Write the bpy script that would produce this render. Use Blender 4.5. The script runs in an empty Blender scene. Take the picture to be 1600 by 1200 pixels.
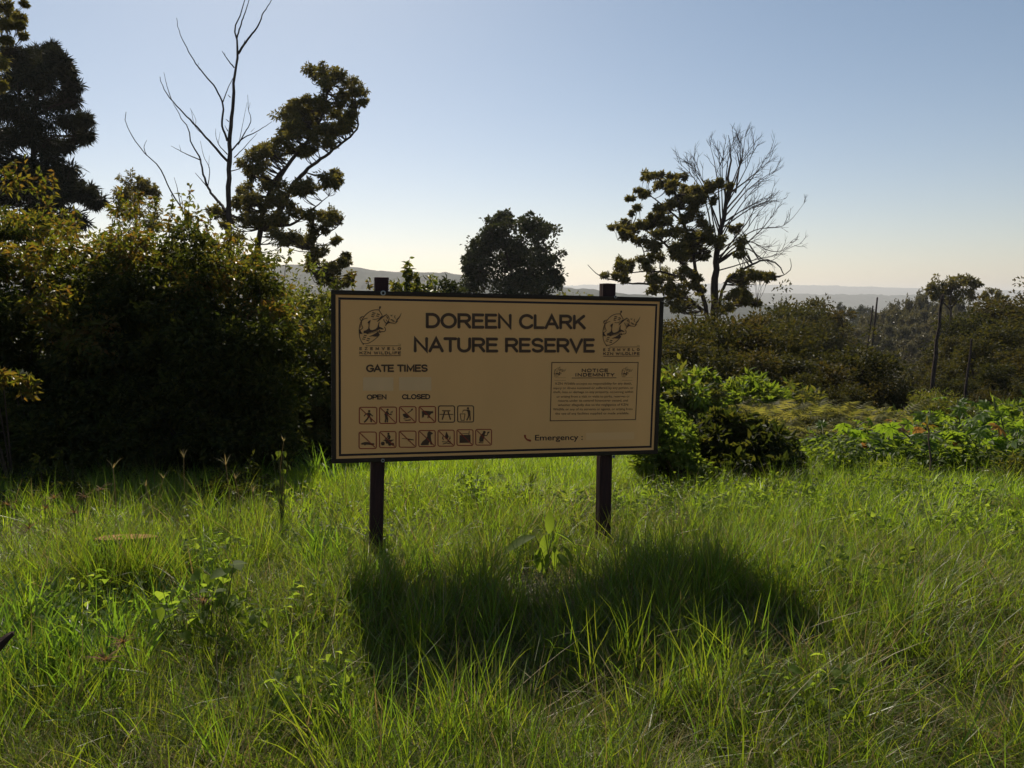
import bpy, math, random
import numpy as np
from mathutils import Vector, Matrix

# ------------------------------------------------------------------ camera, sky, sun, exposure
scene = bpy.context.scene
COL = scene.collection
R = math.radians
EYE = np.array([0.0, 0.0, 1.65])
PITCH = R(6.3)
FPX, CX, CY = 1200.0, 800.0, 600.0          # focal length and centre in photograph pixels

cam_d = bpy.data.cameras.new('camera')
cam = bpy.data.objects.new('camera', cam_d)
COL.objects.link(cam)
cam.location = EYE
cam.rotation_euler = (R(90) - PITCH, 0, 0)
cam_d.sensor_fit = 'HORIZONTAL'
cam_d.sensor_width = 36.0
cam_d.lens = 36.0 * FPX / 1600.0
cam_d.clip_start = 0.05
cam_d.clip_end = 40000
scene.camera = cam

SUN_EL, SUN_AZ = R(40.5), R(-17.5)              # azimuth from +Y towards +X
world = bpy.data.worlds.new('World')
scene.world = world
world.use_nodes = True
wn = world.node_tree
bg = wn.nodes['Background']
sky = wn.nodes.new('ShaderNodeTexSky')
sky.sky_type = 'NISHITA'
sky.sun_disc = False
sky.sun_elevation = SUN_EL
sky.sun_rotation = SUN_AZ
sky.altitude = 700
sky.air_density = 1.1
sky.dust_density = 0.9
sky.ozone_density = 1.0
# morning haze warms the sky evenly all round towards the horizon
tcw = wn.nodes.new('ShaderNodeTexCoord'); sx = wn.nodes.new('ShaderNodeSeparateXYZ')
wn.links.new(tcw.outputs['Generated'], sx.inputs[0])
mr = wn.nodes.new('ShaderNodeMapRange'); mr.interpolation_type = 'SMOOTHSTEP'
mr.inputs['From Min'].default_value = 0.0; mr.inputs['From Max'].default_value = 0.40
wn.links.new(sx.outputs['Z'], mr.inputs['Value'])
tint = wn.nodes.new('ShaderNodeMix'); tint.data_type = 'RGBA'
tint.inputs[6].default_value = (1.25, 1.16, 1.17, 1)
tint.inputs[7].default_value = (1.06, 1.085, 1.07, 1)
wn.links.new(mr.outputs['Result'], tint.inputs[0])
mul = wn.nodes.new('ShaderNodeMix'); mul.data_type = 'RGBA'; mul.blend_type = 'MULTIPLY'; mul.inputs[0].default_value = 1.0
wn.links.new(sky.outputs['Color'], mul.inputs[6]); wn.links.new(tint.outputs[2], mul.inputs[7])
wn.links.new(mul.outputs[2], bg.inputs['Color'])
bg.inputs['Strength'].default_value = 0.066

sun_d = bpy.data.lights.new('sun', 'SUN')
sun = bpy.data.objects.new('sun', sun_d)
COL.objects.link(sun)
SDIR = Vector((math.sin(SUN_AZ) * math.cos(SUN_EL), math.cos(SUN_AZ) * math.cos(SUN_EL), math.sin(SUN_EL)))
sun.rotation_euler = SDIR.to_track_quat('Z', 'Y').to_euler()
sun.location = (-20, 40, 60)
sun_d.energy = 5.0
sun_d.angle = R(0.53)
sun_d.color = (1.0, 0.90, 0.74)

vs = scene.view_settings
vs.view_transform = 'Standard'
vs.look = 'None'
vs.exposure = 0.2
vs.gamma = 1.0
vs.use_curve_mapping = False
scene.cycles.use_denoising = True
scene.cycles.max_bounces = 8
scene.cycles.diffuse_bounces = 3
scene.cycles.transparent_max_bounces = 4

# ------------------------------------------------------------------ helpers
rng = np.random.default_rng(7)
AR = np.array([1.0, 0, 0])
AF = np.array([0, math.cos(PITCH), -math.sin(PITCH)])
AU = np.array([0, math.sin(PITCH), math.cos(PITCH)])


def P(px, py, d):
    """world point seen at a photograph pixel at depth d metres along the view axis"""
    return EYE + AF * d + AR * ((px - CX) / FPX * d) + AU * ((CY - py) / FPX * d)


def sstep(a, b, x):
    t = np.clip((x - a) / (b - a), 0, 1)
    return t * t * (3 - 2 * t)


def _h(ix, iy, iz):
    n = (ix * 374761393 + iy * 668265263 + iz * 2147483647 % 1274126177) & 0x7fffffff
    n = ((n ^ (n >> 13)) * 1274126177) & 0x7fffffff
    return ((n ^ (n >> 16)) & 0xffff) / 65535.0


def noise(p, s=1.0):
    """value noise 0..1, p (N,3)"""
    p = np.asarray(p, float) * s + 1000.0
    i = np.floor(p).astype(np.int64)
    f = p - i
    f = f * f * (3 - 2 * f)
    r = 0
    for dx in (0, 1):
        for dy in (0, 1):
            for dz in (0, 1):
                w = (f[:, 0] if dx else 1 - f[:, 0]) * (f[:, 1] if dy else 1 - f[:, 1]) * (f[:, 2] if dz else 1 - f[:, 2])
                r = r + w * _h(i[:, 0] + dx, i[:, 1] + dy, i[:, 2] + dz)
    return r


def noise2(x, y, s=1.0):
    x = np.atleast_1d(np.asarray(x, float)); y = np.atleast_1d(np.asarray(y, float))
    sh = x.shape
    return noise(np.stack([x.ravel(), y.ravel(), np.zeros(x.size) + .5], 1), s).reshape(sh)


ZT_Y = [-9000, -10, 0, 5, 7, 9, 11, 12.5, 14, 16, 20, 28, 40, 80, 150, 300, 600, 1200, 9500]
ZT_M = [0.1, 0.1, 0, -.12, -.22, -.44, -.77, -1.09, -1.45, -2.0, -3.0, -4.8, -7, -13, -18, -19, -38, -58, -62]
ZT_L = [0.1, 0.1, 0, -.12, -.2, -.32, -.48, -.62, -.78, -1.0, -1.4, -2.0, -3, -7, -14, -19, -38, -58, -62]
ZT_R = [0.1, 0.1, 0, -.12, -.22, -.44, -.77, -1.09, -1.45, -1.9, -2.6, -3.6, -4.5, -6, -14, -19, -38, -58, -62]


def gz(x, y):
    x = np.asarray(x, float); y = np.asarray(y, float)
    t = x / (np.abs(y) + 8)
    L = sstep(0.08, 0.28, -t)
    Rr = sstep(0.30, 0.5, t)
    zm = np.interp(y, ZT_Y, ZT_M); zl = np.interp(y, ZT_Y, ZT_L); zr = np.interp(y, ZT_Y, ZT_R)
    z = zm + L * (zl - zm) + Rr * (zr - zm)
    d = np.hypot(x, y)
    b = (noise2(x, y, .9).reshape(x.shape) - .5) * .12 + (noise2(x + 40, y, 2.6).reshape(x.shape) - .5) * .05
    b2 = (noise2(x, y, .02).reshape(x.shape) - .5) * 5
    z = z + .65 * np.exp(-((x - 5.2) / 2.4) ** 2 - ((y - 14) / 2.0) ** 2)
    return z + b * sstep(0, 3, d) * (1 - sstep(20, 60, d)) + b2 * sstep(60, 200, d)


def gz1(x, y):
    return float(gz(np.array([x]), np.array([y]))[0])


def set_props(o, label=None, cat=None, group=None, kind=None):
    if label: o['label'] = label
    if cat: o['category'] = cat
    if group: o['group'] = group
    if kind: o['kind'] = kind
    return o


def mesh_np(name, V, F, mats=(), fm=None, smooth=False):
    """F: list of arrays (n,3)/(n,4) or a single one, or list of lists"""
    me = bpy.data.meshes.new(name)
    V = np.asarray(V, np.float32)
    if isinstance(F, np.ndarray): F = [F]
    if len(F) and isinstance(F[0], np.ndarray):
        tot = np.concatenate([np.full(len(f), f.shape[1], np.int32) for f in F])
        idx = np.concatenate([f.ravel() for f in F]).astype(np.int32)
        me.vertices.add(len(V)); me.vertices.foreach_set('co', V.ravel())
        me.loops.add(len(idx)); me.loops.foreach_set('vertex_index', idx)
        me.polygons.add(len(tot))
        st = np.concatenate([[0], np.cumsum(tot)[:-1]]).astype(np.int32)
        me.polygons.foreach_set('loop_start', st)
        me.polygons.foreach_set('loop_total', tot)
        if fm is not None: me.polygons.foreach_set('material_index', np.asarray(fm, np.int32))
        me.polygons.foreach_set('use_smooth', np.full(len(tot), smooth))
        me.update(calc_edges=True)
        me.validate()
    else:
        me.from_pydata([tuple(v) for v in V], [], [tuple(f) for f in F])
        if fm is not None: me.polygons.foreach_set('material_index', np.asarray(fm, np.int32))
        if smooth: me.polygons.foreach_set('use_smooth', np.full(len(F), True))
        me.update()
    for m in mats: me.materials.append(m)
    return me


def link(name, me, parent=None, loc=None):
    o = bpy.data.objects.new(name, me)
    COL.objects.link(o)
    if parent is not None: o.parent = parent
    if loc is not None: o.location = loc
    return o


def thing(name, loc, label, cat, group=None):
    o = bpy.data.objects.new(name, None)
    o.empty_display_size = .2
    COL.objects.link(o)
    o.location = loc
    set_props(o, label, cat, group)
    return o


def copy_thing(root, loc, rz, sc, label, group=None, name=None):
    r = root.copy(); COL.objects.link(r)
    r.location = loc; r.rotation_euler = (0, 0, rz); r.scale = sc if hasattr(sc, '__len__') else (sc, sc, sc)
    if label: r['label'] = label
    if group: r['group'] = group
    for ch in list(root.children):
        c = ch.copy(); COL.objects.link(c); c.parent = r
        for g in list(ch.children):
            d = g.copy(); COL.objects.link(d); d.parent = c
    return r


class MB:
    """collects vertices and faces"""
    def __init__(s): s.V = []; s.F3 = []; s.F4 = []; s.n = 0; s.m3 = []; s.m4 = []
    def add(s, V, F, m=0):
        V = np.asarray(V, float); F = np.asarray(F, int) + s.n
        s.V.append(V); s.n += len(V)
        if F.shape[1] == 3: s.F3.append(F); s.m3.append(np.full(len(F), m))
        else: s.F4.append(F); s.m4.append(np.full(len(F), m))
    def mesh(s, name, mats, smooth=False, off=None):
        V = np.concatenate(s.V)
        if off is not None: V = V - np.asarray(off)
        F = []; fm = []
        if s.F4: F.append(np.concatenate(s.F4)); fm.append(np.concatenate(s.m4))
        if s.F3: F.append(np.concatenate(s.F3)); fm.append(np.concatenate(s.m3))
        return mesh_np(name, V, F, mats, np.concatenate(fm), smooth)


def tube(mb, pts, rad, sides=6, m=0, jitter=0):
    pts = np.asarray(pts, float); n = len(pts)
    rad = np.interp(np.linspace(0, 1, n), np.linspace(0, 1, len(rad)), rad) if len(rad) != n else np.asarray(rad, float)
    t = np.gradient(pts, axis=0); t /= np.linalg.norm(t, axis=1)[:, None] + 1e-9
    ref = np.array([0.31, 0.9, 0.1]) if abs(t[0, 2]) > .7 else np.array([0.05, .1, 1.0])
    u = np.cross(t, ref); u /= np.linalg.norm(u, axis=1)[:, None] + 1e-9
    v = np.cross(t, u)
    a = np.arange(sides) / sides * 2 * np.pi
    ring = pts[:, None] + rad[:, None, None] * (np.cos(a)[None, :, None] * u[:, None] + np.sin(a)[None, :, None] * v[:, None])
    if jitter: ring += rng.normal(0, jitter, ring.shape) * rad[:, None, None]
    V = ring.reshape(-1, 3)
    i = np.arange(n - 1)[:, None] * sides; j = np.arange(sides)[None]; k = (j + 1) % sides
    F = np.stack([i + j, i + k, i + sides + k, i + sides + j], -1).reshape(-1, 4)
    mb.add(V, F, m)
    c = (n - 1) * sides                       # end cap
    V2 = np.concatenate([V[c:c + sides], pts[-1:] + t[-1:] * rad[-1]])
    mb.add(V2, np.stack([np.arange(sides), (np.arange(sides) + 1) % sides, np.full(sides, sides)], 1), m)


def smooth_line(pts, n=None, wob=0.0):
    pts = np.asarray(pts, float)
    if n is None: n = max(4, len(pts) * 3)
    d = np.concatenate([[0], np.cumsum(np.linalg.norm(np.diff(pts, axis=0), axis=1))])
    m = np.gradient(pts, d + np.arange(len(d)) * 1e-9, axis=0) if len(pts) > 2 else None
    s = np.linspace(0, d[-1], n)
    if m is None:
        out = np.stack([np.interp(s, d, pts[:, k]) for k in range(3)], 1)
    else:
        k = np.clip(np.searchsorted(d, s, side='right') - 1, 0, len(d) - 2)
        h = (d[k + 1] - d[k])[:, None]; t = ((s - d[k])[:, None]) / (h + 1e-9)
        out = ((2 * t**3 - 3 * t**2 + 1) * pts[k] + (t**3 - 2 * t**2 + t) * h * m[k] + (-2 * t**3 + 3 * t**2) * pts[k + 1] + (t**3 - t**2) * h * m[k + 1])
    if wob: out[1:-1] += rng.normal(0, wob, out[1:-1].shape)
    return out


def unit(v): return v / (np.linalg.norm(v, axis=-1, keepdims=True) + 1e-9)


def leaves(mb, C, Dv, N, L, W, fold=.18, m=0, six=False):
    """folded leaf blades: base C, axis Dv, normal hint N"""
    C = np.asarray(C, float); n = len(C)
    Dv = unit(Dv); S = unit(np.cross(Dv, N)); N = np.cross(S, Dv)
    L = np.broadcast_to(np.asarray(L, float), (n,))[:, None]; W = np.broadcast_to(np.asarray(W, float), (n,))[:, None]
    if not six:
        b = C; t = C + Dv * L - N * L * .12
        l = C + Dv * L * .45 + S * W * .5 + N * W * fold; r = C + Dv * L * .45 - S * W * .5 + N * W * fold
        V = np.stack([b, l, t, r], 1).reshape(-1, 3)
        o = np.arange(n)[:, None] * 4
        F = np.concatenate([o + np.array([[0, 2, 1]]), o + np.array([[0, 3, 2]])])
    else:
        b = C; t = C + Dv * L - N * L * .22
        mid = C + Dv * L * .5 - N * L * .04
        l1 = C + Dv * L * .28 + S * W * .46 + N * W * fold; r1 = C + Dv * L * .28 - S * W * .46 + N * W * fold
        l2 = C + Dv * L * .62 + S * W * .38 + N * (W * fold - L * .08); r2 = C + Dv * L * .62 - S * W * .38 + N * (W * fold - L * .08)
        V = np.stack([b, l1, l2, t, r2, r1, mid], 1).reshape(-1, 3)
        o = np.arange(n)[:, None] * 7
        F = np.concatenate([o + np.array([q]) for q in ([0, 6, 1], [1, 6, 2], [2, 6, 3], [3, 6, 4], [4, 6, 5], [5, 6, 0])])
    mb.add(V, F, m)


def rdir(n):
    v = rng.normal(size=(n, 3))
    return unit(v)


def clump_leaves(mb, cen, rad, subs, per, L, W, droop=.3, sub_r=.3, m=0, shell=.35, flat=.8, six=False, upn=.6, loose=.2):
    """leaves in small sub clumps spread through an ellipsoid"""
    cen = np.asarray(cen, float)
    d = rdir(subs); rr = ((shell + (1 - shell) * rng.random(subs) ** .7) * rng.uniform(.8, 1.25, subs))[:, None]
    sc = cen + d * rr * rad * np.array([1, 1, flat]) * rng.uniform(.65, 1.45, 3)
    k = np.repeat(np.arange(subs), per)
    off = rdir(len(k)) * (rng.random(len(k)) ** .5)[:, None] * rad * sub_r * rng.uniform(.6, 1.3, subs)[k][:, None]
    off[:, 2] *= .75
    off *= np.where(rng.random(len(k)) < loose, rng.uniform(1.3, 2.3, len(k)), 1.0)[:, None]
    pos = sc[k] + off
    dv = unit(off) * .9 + rdir(len(k)) * .8 + d[k] * .4 + np.array([0, 0, -droop])
    nn = rdir(len(k)) + np.array([0, 0, upn]) + d[k] * .3
    s = rng.uniform(.65, 1.25, len(k))
    leaves(mb, pos, dv, nn, L * s, W * s, m=m, six=six)
    return sc


# ------------------------------------------------------------------ materials
def new_mat(name):
    m = bpy.data.materials.new(name); m.use_nodes = True
    nt = m.node_tree
    return m, nt, nt.nodes['Principled BSDF'], nt.nodes['Material Output']


def ramp(nt, cols, fac=None):
    r = nt.nodes.new('ShaderNodeValToRGB')
    e = r.color_ramp.elements
    while len(e) < len(cols): e.new(.5)
    for k, c in enumerate(cols):
        e[k].position = k / (len(cols) - 1); e[k].color = (*c, 1)
    if fac is not None: nt.links.new(fac, r.inputs[0])
    return r


def leaf_mat(name, cols, tcols, trans=.45, rough=.45, spec=.35, obj_rand=False):
    m, nt, b, out = new_mat(name)
    g = nt.nodes.new('ShaderNodeNewGeometry')
    fac = g.outputs['Random Per Island']
    if obj_rand:
        oi = nt.nodes.new('ShaderNodeObjectInfo')
        mx = nt.nodes.new('ShaderNodeMath'); mx.operation = 'MULTIPLY_ADD'
        nt.links.new(oi.outputs['Random'], mx.inputs[0]); mx.inputs[1].default_value = .5
        ad = nt.nodes.new('ShaderNodeMath'); ad.operation = 'MULTIPLY'
        nt.links.new(fac, ad.inputs[0]); ad.inputs[1].default_value = .5
        nt.links.new(ad.outputs[0], mx.inputs[2]); fac = mx.outputs[0]
    r1 = ramp(nt, cols, fac); r2 = ramp(nt, tcols, fac)
    nt.links.new(r1.outputs[0], b.inputs['Base Color'])
    b.inputs['Roughness'].default_value = rough
    b.inputs['Specular IOR Level'].default_value = spec
    t = nt.nodes.new('ShaderNodeBsdfTranslucent'); nt.links.new(r2.outputs[0], t.inputs['Color'])
    mix = nt.nodes.new('ShaderNodeMixShader'); mix.inputs[0].default_value = trans
    nt.links.new(b.outputs[0], mix.inputs[1]); nt.links.new(t.outputs[0], mix.inputs[2])
    nt.links.new(mix.outputs[0], out.inputs['Surface'])
    return m


def plain_mat(name, col, rough=.6, spec=.3, noise_amt=0.0, scale=8, col2=None, bump=0.0, stretch=None, metal=0):
    m, nt, b, out = new_mat(name)
    b.inputs['Roughness'].default_value = rough
    b.inputs['Specular IOR Level'].default_value = spec
    b.inputs['Metallic'].default_value = metal
    if col2 is None and noise_amt:
        col2 = tuple(c * (1 - noise_amt) for c in col)
    if col2 is None:
        b.inputs['Base Color'].default_value = (*col, 1)
    else:
        tc = nt.nodes.new('ShaderNodeTexCoord'); mp = nt.nodes.new('ShaderNodeMapping')
        nt.links.new(tc.outputs['Object'], mp.inputs[0])
        if stretch: mp.inputs['Scale'].default_value = stretch
        n = nt.nodes.new('ShaderNodeTexNoise'); n.inputs['Scale'].default_value = scale; n.inputs['Detail'].default_value = 6
        nt.links.new(mp.outputs[0], n.inputs[0])
        r = ramp(nt, [col2, col], n.outputs['Fac']); r.color_ramp.elements[0].position = .3; r.color_ramp.elements[1].position = .7
        nt.links.new(r.outputs[0], b.inputs['Base Color'])
        if bump:
            bp_ = nt.nodes.new('ShaderNodeBump'); bp_.inputs['Strength'].default_value = bump; bp_.inputs['Distance'].default_value = .02
            nt.links.new(n.outputs['Fac'], bp_.inputs['Height']); nt.links.new(bp_.outputs[0], b.inputs['Normal'])
    return m


M = {}
M['soil'] = plain_mat('soil', (.055, .05, .022), .95, .1, scale=3, col2=(.03, .022, .012), bump=.5)
M['hill'] = plain_mat('forest_hill', (.034, .044, .032), .95, .05, scale=.012, col2=(.02, .028, .022))
M['bark'] = plain_mat('bark', (.075, .055, .042), .9, .15, scale=6, col2=(.035, .026, .02), bump=.6, stretch=(3, 3, .6))
M['dead_bark'] = plain_mat('dead_bark', (.075, .055, .046), .9, .1, scale=5, col2=(.032, .024, .021), bump=.4, stretch=(3, 3, .6))
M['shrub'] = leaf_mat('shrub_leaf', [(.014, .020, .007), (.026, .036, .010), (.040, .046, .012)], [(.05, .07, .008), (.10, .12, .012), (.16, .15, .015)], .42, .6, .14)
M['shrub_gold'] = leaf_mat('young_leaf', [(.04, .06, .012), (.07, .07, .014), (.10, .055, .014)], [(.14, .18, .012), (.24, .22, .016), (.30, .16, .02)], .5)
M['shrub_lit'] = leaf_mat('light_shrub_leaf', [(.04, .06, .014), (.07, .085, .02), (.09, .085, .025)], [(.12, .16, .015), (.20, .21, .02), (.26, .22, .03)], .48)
M['conifer'] = leaf_mat('conifer_needle', [(.012, .016, .009), (.022, .028, .014), (.04, .038, .018)], [(.015, .02, .008), (.03, .035, .01), (.05, .045, .01)], .25, .6, .2)
M['euc'] = leaf_mat('gum_leaf', [(.05, .052, .017), (.09, .08, .024), (.14, .11, .034)], [(.12, .12, .018), (.22, .19, .024), (.30, .23, .03)], .4, .5, .35)
M['round'] = leaf_mat('round_tree_leaf', [(.02, .028, .012), (.034, .042, .015), (.05, .054, .018)], [(.04, .055, .012), (.06, .07, .013), (.09, .09, .016)], .3, .5, .3)
M['valley'] = leaf_mat('valley_leaf', [(.020, .028, .010), (.036, .038, .012), (.055, .042, .014)], [(.06, .07, .01), (.11, .10, .012), (.15, .10, .016)], .35, .6, .15, obj_rand=True)
M['pale'] = leaf_mat('slope_leaf', [(.05, .055, .026), (.09, .085, .045), (.16, .14, .08)], [(.08, .08, .02), (.14, .12, .035), (.20, .16, .05)], .35, .4, .6, obj_rand=True)
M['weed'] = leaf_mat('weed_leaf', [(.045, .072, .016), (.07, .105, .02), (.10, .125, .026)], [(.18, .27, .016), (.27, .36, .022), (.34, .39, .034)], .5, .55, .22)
M['plant'] = leaf_mat('soft_leaf', [(.05, .085, .018), (.075, .115, .022), (.095, .13, .03)], [(.20, .30, .02), (.30, .42, .03), (.38, .46, .04)], .6, .65, .12)
M['castor'] = leaf_mat('castor_leaf', [(.04, .075, .016), (.055, .095, .018), (.075, .11, .02)], [(.15, .26, .012), (.23, .35, .018), (.31, .37, .028)], .54, .5, .26, obj_rand=True)
M['castor_red'] = leaf_mat('castor_old_leaf', [(.14, .085, .035), (.2, .11, .05)], [(.30, .16, .03), (.40, .20, .05)], .45)
M['fern'] = leaf_mat('fern_frond', [(.06, .07, .02), (.095, .095, .028), (.13, .12, .04)], [(.22, .24, .03), (.30, .28, .04), (.36, .30, .06)], .55, .6, .12, obj_rand=True)
M['grass'] = leaf_mat('grass_blade', [(.058, .090, .014), (.095, .128, .021), (.150, .155, .034)], [(.17, .265, .010), (.28, .365, .015), (.42, .42, .035)], .55, .42, .32, obj_rand=True)
M['meadow'] = leaf_mat('sunlit_grass_blade', [(.07, .12, .014), (.11, .165, .02), (.16, .20, .035)], [(.27, .44, .012), (.41, .58, .018), (.54, .62, .035)], .58, .42, .32, obj_rand=True)  # same grass, its colours brightened to stand for stronger backlight behind the sign
M['straw'] = leaf_mat('dry_grass_blade', [(.16, .11, .05), (.27, .21, .10), (.40, .34, .19)], [(.26, .17, .05), (.38, .29, .10), (.46, .38, .16)], .4, .5, .35)
M['lush'] = leaf_mat('lush_grass_blade', [(.06, .12, .022), (.09, .17, .03)], [(.18, .32, .016), (.26, .42, .025)], .55, .4, .42, obj_rand=True)
M['sedge'] = leaf_mat('sedge_head', [(.10, .055, .022), (.16, .09, .035), (.22, .14, .06)], [(.2, .1, .03), (.28, .16, .04), (.34, .22, .07)], .4, .7, .08)
M['stem'] = plain_mat('green_stem', (.09, .10, .03), .6, .3)
M['stalk'] = plain_mat('brown_stalk', (.10, .065, .04), .8, .2, noise_amt=.5, scale=20)
M['post'] = plain_mat('post_timber', (.050, .020, .016), .75, .25, scale=7, col2=(.026, .012, .011), bump=.4, stretch=(6, 6, .7))
M['frame'] = plain_mat('dark_frame', (.040, .026, .015), .6, .2, noise_amt=.3, scale=12)
M['board'] = plain_mat('board_face', (.92, .47, .165), .55, .2, scale=1.7, col2=(.79, .40, .14), stretch=(1, 1, .35))
M['ink'] = plain_mat('brown_ink', (.085, .040, .017), .5, .3)
M['ink_dark'] = plain_mat('dark_ink', (.022, .012, .012), .5, .3)
M['ink_red'] = plain_mat('red_ink', (.30, .034, .014), .5, .3)
M['patch'] = plain_mat('paper_patch', (.86, .50, .225), .6, .3, noise_amt=.06, scale=9)
M['patch_faint'] = plain_mat('faint_patch', (.90, .49, .195), .6, .2)
M['steel'] = plain_mat('bolt_steel', (.5, .47, .42), .4, .5, noise_amt=.3, scale=60, metal=.8)
M['cut_wood'] = plain_mat('cut_wood', (.36, .19, .075), .9, .1, scale=9, col2=(.20, .10, .045), stretch=(1, 3, 1))
M['stake'] = plain_mat('old_stake', (.05, .03, .022), .9, .15, noise_amt=.5, scale=25, bump=.5)

# ------------------------------------------------------------------ terrain
az = np.unique(np.concatenate([np.linspace(-60, 60, 301), np.linspace(60, 300, 61)]))[:-1]
az = R(1) * az
rr = np.concatenate([[.4], .6 * 1.051 ** np.arange(0, 194)])
rr = rr[rr < 9200]
gx = rr[:, None] * np.sin(az)[None]; gy = rr[:, None] * np.cos(az)[None]
gzv = gz(gx, gy)
V = np.stack([gx, gy, gzv], -1).reshape(-1, 3)
na = len(az)
i = np.arange(len(rr) - 1)[:, None] * na; j = np.arange(na)[None]; k = (j + 1) % na
F4 = np.stack([i + j, i + na + j, i + na + k, i + k], -1).reshape(-1, 4)[:, ::-1]
cidx = len(V); V = np.concatenate([V, [[0, 0, gz1(0, 0)]]])
F3 = np.stack([np.full(na, cidx), np.arange(na), (np.arange(na) + 1) % na], 1)[:, ::-1]
mt, nt, b, out = new_mat('ground_soil')
tc = nt.nodes.new('ShaderNodeTexCoord'); n1 = nt.nodes.new('ShaderNodeTexNoise'); n1.inputs['Scale'].default_value = 2.5; n1.inputs['Detail'].default_value = 8
nt.links.new(tc.outputs['Object'], n1.inputs[0])
r_ = ramp(nt, [(.028, .020, .012), (.05, .045, .02), (.06, .075, .022)], n1.outputs['Fac'])
nt.links.new(r_.outputs[0], b.inputs['Base Color']); b.inputs['Roughness'].default_value = .95
n2 = nt.nodes.new('ShaderNodeTexNoise'); n2.inputs['Scale'].default_value = 30; nt.links.new(tc.outputs['Object'], n2.inputs[0])
bp_ = nt.nodes.new('ShaderNodeBump'); bp_.inputs['Strength'].default_value = .6; bp_.inputs['Distance'].default_value = .03
nt.links.new(n2.outputs['Fac'], bp_.inputs['Height']); nt.links.new(bp_.outputs[0], b.inputs['Normal'])
g = link('ground', mesh_np('ground', V, [F4, F3], [mt], smooth=True))
set_props(g, 'grassy ground falling away into the valley', None, None, 'structure')


def ridge(name, prof, D, depth, base_z, label, rough):
    """a long hill whose crest follows the pixel profile at depth D, sloping down before and behind"""
    px = np.arange(prof[0][0], prof[-1][0] + .1, 1.6 if D < 4000 else 3)
    py = np.interp(px, [p[0] for p in prof], [p[1] for p in prof])
    crest = np.array([P(a, b_, D) for a, b_ in zip(px, py)])
    crest[:, 2] += (noise2(crest[:, 0], crest[:, 1], 1 / 90) - .5) * rough * 1.2 + (noise2(crest[:, 0], crest[:, 1], 1 / 14) - .5) * rough
    rows = []
    T = np.linspace(-1, 1, 41)
    for t in T:
        p = crest.copy()
        p[:, 1] += t * depth
        h = (np.cos(t * np.pi) + 1) / 2
        nz = (noise2(p[:, 0], p[:, 1], 1 / 160) - .5) * rough * 5 * abs(t) + (noise2(p[:, 0], p[:, 1], 1 / 16) - .5) * rough
        p[:, 2] = base_z + (crest[:, 2] - base_z) * h + nz * (1 if abs(t) > .01 else 0)
        rows.append(p)
    V = np.concatenate(rows); n = len(px)
    i = np.arange(len(T) - 1)[:, None] * n; j = np.arange(n - 1)[None]
    F = np.stack([i + j, i + j + 1, i + n + j + 1, i + n + j], -1).reshape(-1, 4)
    o = link(name, mesh_np(name, V, F, [M['hill']]))
    set_props(o, label, None, None, 'structure')


ridge('hill', [(-300, 416), (200, 413), (480, 413), (560, 417), (616, 425), (720, 429), (800, 440), (870, 449), (915, 451), (945, 455), (1010, 461), (1100, 468), (1250, 480)], 1500, 560, -62, 'blue wooded ridge beyond the sign, sloping down to the right', 3.5)
ridge('hill.001', [(500, 462), (850, 447), (960, 444), (1100, 443), (1200, 445), (1350, 448), (1480, 452), (1650, 456), (1900, 462)], 7400, 1300, -66, 'pale far ridge along the horizon at the right', 9)
ridge('hill.002', [(900, 476), (1050, 462), (1180, 459), (1300, 461), (1420, 462), (1600, 466), (1900, 466)], 3900, 800, -66, 'nearer misty ridge under the pale far ridge at the right', 8)

# haze: one closed box of even air
hb = bpy.data.meshes.new('haze')
x0, x1, y0, y1, z0, z1 = -9400, 9400, -9400, 9400, -75, 128
hb.from_pydata([(x0, y0, z0), (x1, y0, z0), (x1, y1, z0), (x0, y1, z0), (x0, y0, z1), (x1, y0, z1), (x1, y1, z1), (x0, y1, z1)], [],
               [(0, 3, 2, 1), (4, 5, 6, 7), (0, 1, 5, 4), (1, 2, 6, 5), (2, 3, 7, 6), (3, 0, 4, 7)])
hm = bpy.data.materials.new('haze_air'); hm.use_nodes = True
hn = hm.node_tree
hn.nodes.remove(hn.nodes['Principled BSDF'])
pv = hn.nodes.new('ShaderNodeVolumePrincipled')
pv.inputs['Color'].default_value = (.95, .96, .98, 1)
pv.inputs['Density'].default_value = 0.00017
pv.inputs['Anisotropy'].default_value = 0.35
hn.links.new(pv.outputs[0], hn.nodes['Material Output'].inputs['Volume'])
hb.materials.append(hm)
set_props(link('haze', hb), 'thin morning haze in the air', None, None, 'stuff')

# ------------------------------------------------------------------ trees from sight lines


def nearest_on(lines, p):
    best = None; bd = 1e9
    for ln, rad in lines:
        d = np.linalg.norm(ln - p, axis=1) + np.maximum(0, ln[:, 2] - p[2] + .2) * 1.5
        q = int(d.argmin())
        if d[q] < bd: bd = d[q]; best = (ln, q, rad)
    return best


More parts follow.
